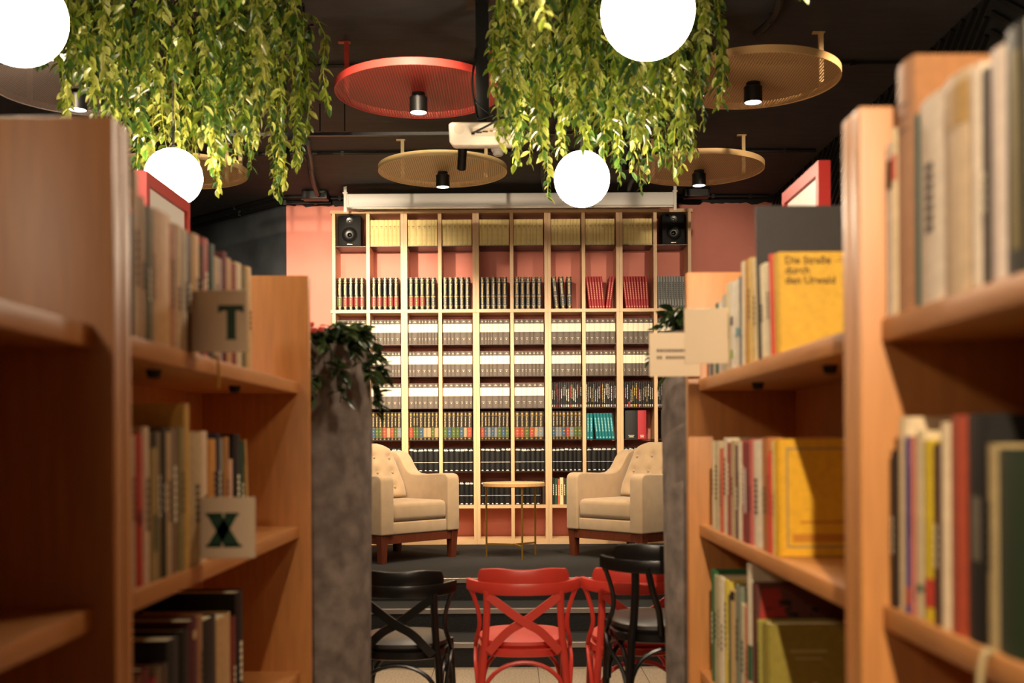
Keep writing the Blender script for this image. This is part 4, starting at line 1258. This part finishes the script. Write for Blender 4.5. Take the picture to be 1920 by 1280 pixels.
# ------------------------------------------------------------------ foliage
def leaf_geo(L, W, fold=.25, curl=.2):
    """pointed leaf with a midrib fold, base at the origin, tip along +x"""
    st = [(0, .12), (.22, .75), (.5, 1.0), (.78, .62), (1.0, 0.0)]
    vs, fs = [], []
    for u, ww in st:
        x = u * L
        zc_ = -curl * L * u * u
        hw = W / 2 * ww
        vs += [(x, -hw, zc_ + fold * hw), (x, 0, zc_), (x, hw, zc_ + fold * hw)]
    for i in range(len(st) - 1):
        a = 3 * i
        fs += [(a, a + 3, a + 4, a + 1), (a + 1, a + 4, a + 5, a + 2)]
    return vs, fs
def mixc(a, b, t):
    return [a[i] * (1 - t) + b[i] * t for i in range(3)]
class Leaves:
    def __init__(s):
        s.v = []; s.f = []; s.c = []
    def put(s, geo, T, mid, edge):
        o = len(s.v)
        s.v += [tuple(T @ Vector(p)) for p in geo[0]]
        s.f += [tuple(i + o for i in f) for f in geo[1]]
        for i in range(len(geo[0])):
            s.c.append(mid if i % 3 == 1 else edge)
    def mesh(s, name):
        me = bpy.data.meshes.new(name)
        me.from_pydata(s.v, [], s.f)
        at = me.color_attributes.new('tint', 'FLOAT_COLOR', 'POINT')
        flat = []
        for c in s.c: flat += [c[0], c[1], c[2], 1.0]
        at.data.foreach_set('color', flat)
        me.materials.append(LEAFM)
        me.polygons.foreach_set('use_smooth', [True] * len(me.polygons))
        return me
GR = [lin(h) for h in ('#4E6A1C', '#6C8428', '#335018', '#8E9A34', '#24401A', '#A2AC44')]
GE = [lin(h) for h in ('#8C9E34', '#A6B248', '#567430', '#C2C464', '#62824A', '#D0D286')]
STEM = mat('vine_stem', '#9A9A32', .6)
# six shared single-leaf meshes for the leaves that show largest
LEAF1 = []
lr = random.Random(21)
for k in range(6):
    L_ = Leaves()
    L_.put(leaf_geo(.050 + .004 * (k % 3), .024 + .002 * (k % 2), .35, .15 + .1 * (k % 3)), Matrix.Identity(4), GR[k], GE[k])
    LEAF1.append(L_.mesh('leaf'))
def vine_planter(label, X0, X1, Y0, Y1, nstr, zlo, zhi, seed, avoid, single=300, shape=None, ztop=3.40):
    rr = random.Random(seed)
    cx, cy = (X0 + X1) / 2, (Y0 + Y1) / 2
    t = thing('hanging_planter', label, 'plant', (cx, cy, ztop))
    # steel grid hung below the ceiling, the strands are tied to it
    hx, hy = (X1 - X0) / 2, (Y1 - Y0) / 2
    g = MB()
    for k in range(5):
        u = -1 + k * .5
        g.box(u * hx * .94 - .006, u * hx * .94 + .006, -hy, hy, -.006, .006)
    for k in range(5):
        u = -1 + k * .5
        g.box(-hx, hx, u * hy * .94 - .006, u * hy * .94 + .006, .0065, .018)
    fr = g.build('hanging_grid', BLACKM, t)
    fr['kind'] = 'stuff'
    for sx in (-1, 1):
        for sy in (-1, 1):
            MB().tube([(sx * hx * .9, sy * hy * .9, 0), (sx * hx * .9, sy * hy * .9, CEILZ - ztop)], .006, 6).build('hanger', BLACKM, t)
    strands = []
    tries = 0
    while len(strands) < nstr and tries < 6000:
        tries += 1
        x, y = rr.uniform(-hx, hx), rr.uniform(-hy, hy)
        if any((cx + x - ax) ** 2 + (cy + y - ay) ** 2 < ar * ar for ax, ay, ar in avoid):
            continue
        strands.append((x, y))
    strands.sort(key=lambda p: p[1])
    n_single = 0
    for si, (x, y) in enumerate(strands):
        e = max(abs(x) / hx, abs(y) / hy * .6)
        zend = (rr.uniform(2.74, 2.98) if rr.random() < .62 else rr.uniform(zlo - .03, zlo + .14)) + (.14 * max(0, e - .72) / .28)
        if shape: zend = shape(cx + x, cy + y, rr)
        Lh = max(.18, ztop - zend)
        # stems start by arching outwards, then hang
        ox, oy = rr.uniform(-.05, .05) + x / hx * .05, rr.uniform(-.05, .05)
        pts = []
        n = 9
        ph = rr.uniform(0, 6)
        for k in range(n + 1):
            u = k / n
            b = min(1, u * 4)
            pts.append(Vector((x + ox * b + .012 * math.sin(ph + u * 7), y + oy * b + .012 * math.cos(ph + u * 6), .03 * math.sin(min(1, u * 5) * PI) * (1 - u) - u * Lh)))
        vn = MB().tube(pts, [.0024] * n + [.0012], 4).build('vine', STEM, t)
        LV = Leaves()
        cnt = int(Lh / .0125)
        tone = rr.uniform(0, 1)
        for k in range(cnt):
            u = (k + rr.random() * .6) / cnt
            q = u * n
            i0 = min(int(q), n - 1)
            p = pts[i0].lerp(pts[i0 + 1], q - i0)
            ang = k * 2.4 + rr.uniform(-.5, .5)
            dn = rr.uniform(.35, 1.15)
            T = Matrix.Translation(p) @ Matrix.Rotation(ang, 4, 'Z') @ Matrix.Rotation(dn, 4, 'Y') @ Matrix.Rotation(rr.uniform(-.7, .7), 4, 'X')
            if si < 60 and k % 5 == 0 and n_single < single:
                o = link('leaf', LEAF1[rr.randrange(6)], vn)
                o.matrix_basis = T
                n_single += 1
                continue
            s_ = rr.uniform(.6, 1.4) * (1 if u < .85 else .8)
            j = rr.randrange(6) if rr.random() > .5 else (int(tone * 5.9))
            LV.put(leaf_geo(.052 * s_, .025 * s_, .35, rr.uniform(.05, .4)), T, mixc(GR[j], GE[j], rr.uniform(0, .25)), mixc(GR[j], GE[j], rr.uniform(.45, 1)))
        o = link('leaves', LV.mesh('leaves'), vn)
        o['kind'] = 'stuff'
GLB = [(.325, 4.85, .19), (-1.50, 4.75, .19), (.376, 2.90, .2), (-1.318, 2.86, .2), (-.15, 5.2, .20), (-.15, 5.33, .22), (-2.31, 5.7, .5), (1.285, 5.64, .48), (-.496, 5.78, .48)]
vine_planter('dense curtain of hanging green vines on the left', -1.90, -.985, 4.30, 5.40, 145, 2.56, 2.86, 31, GLB)
vine_planter('dense curtain of hanging green vines behind the right globe lamps', -.04, .84, 4.30, 5.45, 135, 2.56, 2.86, 32, GLB)
def near_shape_r(x, y, rr):
    return rr.uniform(2.52, 2.75) - .03 * (rr.random() > .8)
vine_planter('blurred nearer vines dangling into the top right of the view', .05, .80, 2.35, 3.10, 26, 2.5, 2.7, 33, GLB, 60, near_shape_r)
vine_planter('blurred nearer vines dangling into the top left of the view', -1.55, -.70, 2.35, 3.25, 26, 2.5, 2.7, 34, GLB, 60, near_shape_r)

# ------------------------------------------------------------------ tall felt planters
LEAF2 = [[lin(h) for h in ('#24331A', '#2E4020', '#1B2614', '#3C4E28')], [lin(h) for h in ('#34482A', '#465A34', '#263620', '#5C6E40')]]
def felt_planter(X, Y, R, H_, label, seed, flowers, n=260):
    rr = random.Random(seed)
    t = thing('felt_planter', label, 'planter', (X, Y, 0), 0, 'tall felt planters')
    MB().lathe([(.001, 0), (R * .93, 0), (R * .95, .02), (R * .97, .5), (R * 1.0, 1.1), (R * 1.015, 1.35), (R * .99, H_ - .04), (R * .97, H_), (R * .90, H_), (R * .90, H_ - .05), (.001, H_ - .05)], 48).build('pot', FELT, t, True, .8)
    MB().lathe([(.001, H_ - .049), (R * .89, H_ - .049), (R * .6, H_ - .03), (.001, H_ - .02)], 32).build('soil', mat('soil', '#1E1712', .95, bump=.6, scale=60), t, True)
    LV = Leaves()
    st = MB()
    for k in range(60):
        a = rr.uniform(0, 2 * PI)
        r0 = rr.uniform(.1, .8) * R
        out = rr.uniform(.6, 1.22) * R
        drop = rr.uniform(-.02, .14) if out > .98 * R else -.05
        p0 = Vector((r0 * math.cos(a), r0 * math.sin(a), H_ - .04))
        p1 = Vector(((r0 + out) / 2 * math.cos(a), (r0 + out) / 2 * math.sin(a), H_ + rr.uniform(.03, .075)))
        p2 = Vector((out * math.cos(a + .2), out * math.sin(a + .2), H_ - drop))
        path = smooth_path([p0, p1, p2] + ([p2 + Vector((.01 * math.cos(a), .01 * math.sin(a), -rr.uniform(.03, .12)))] if out > R * 1.0 else []), 4)
        st.tube(path, .002, 4)
        for q in range(n // 34 + 7):
            u = rr.random() ** .8 * (len(path) - 1)
            i0 = min(int(u), len(path) - 2)
            p = path[i0].lerp(path[i0 + 1], u - i0)
            T = Matrix.Translation(p) @ Matrix.Rotation(a + rr.uniform(-1.4, 1.4), 4, 'Z') @ Matrix.Rotation(rr.uniform(-.5, .9), 4, 'Y') @ Matrix.Rotation(rr.uniform(-.6, .6), 4, 'X')
            j = rr.randrange(4)
            s_ = rr.uniform(.7, 1.25)
            LV.put(leaf_geo(.055 * s_, .028 * s_, .3, .25), T, LEAF2[0][j], LEAF2[1][j])
    o = link('foliage', LV.mesh('foliage'), t); o['kind'] = 'stuff'
    o = st.build('stems', mat('dark_stem', '#2E3A1C', .7), t); o['kind'] = 'stuff'
    for (fx, fy, fz) in flowers:
        f = MB()
        for k in range(7):
            a = 2 * PI * k / 7
            f.add(*leaf_geo(.018, .014, .5, -.5), T=Matrix.Translation((fx, fy, fz)) @ Matrix.Rotation(a, 4, 'Z') @ Matrix.Rotation(-.5, 4, 'Y'))
        f.lathe([(.001, .0), (.009, .002), (.011, .010), (.006, .016), (.001, .017)], 10, Matrix.Translation((fx, fy, fz)))
        f.build('flower', mat('coral_flower', '#C8524A', .6), t, True)
felt_planter(-.678, 3.52, .212, 1.625, 'tall grey brown felt planter with trailing greenery at the left shelf end', 51,
             [(.045, -.225, 1.660), (.068, -.228, 1.652), (.090, -.222, 1.655), (.058, -.222, 1.670)])
felt_planter(.712, 3.50, .215, 1.665, 'tall grey felt planter at the right shelf end', 52, [(-.1, .05, 1.72)], 200)
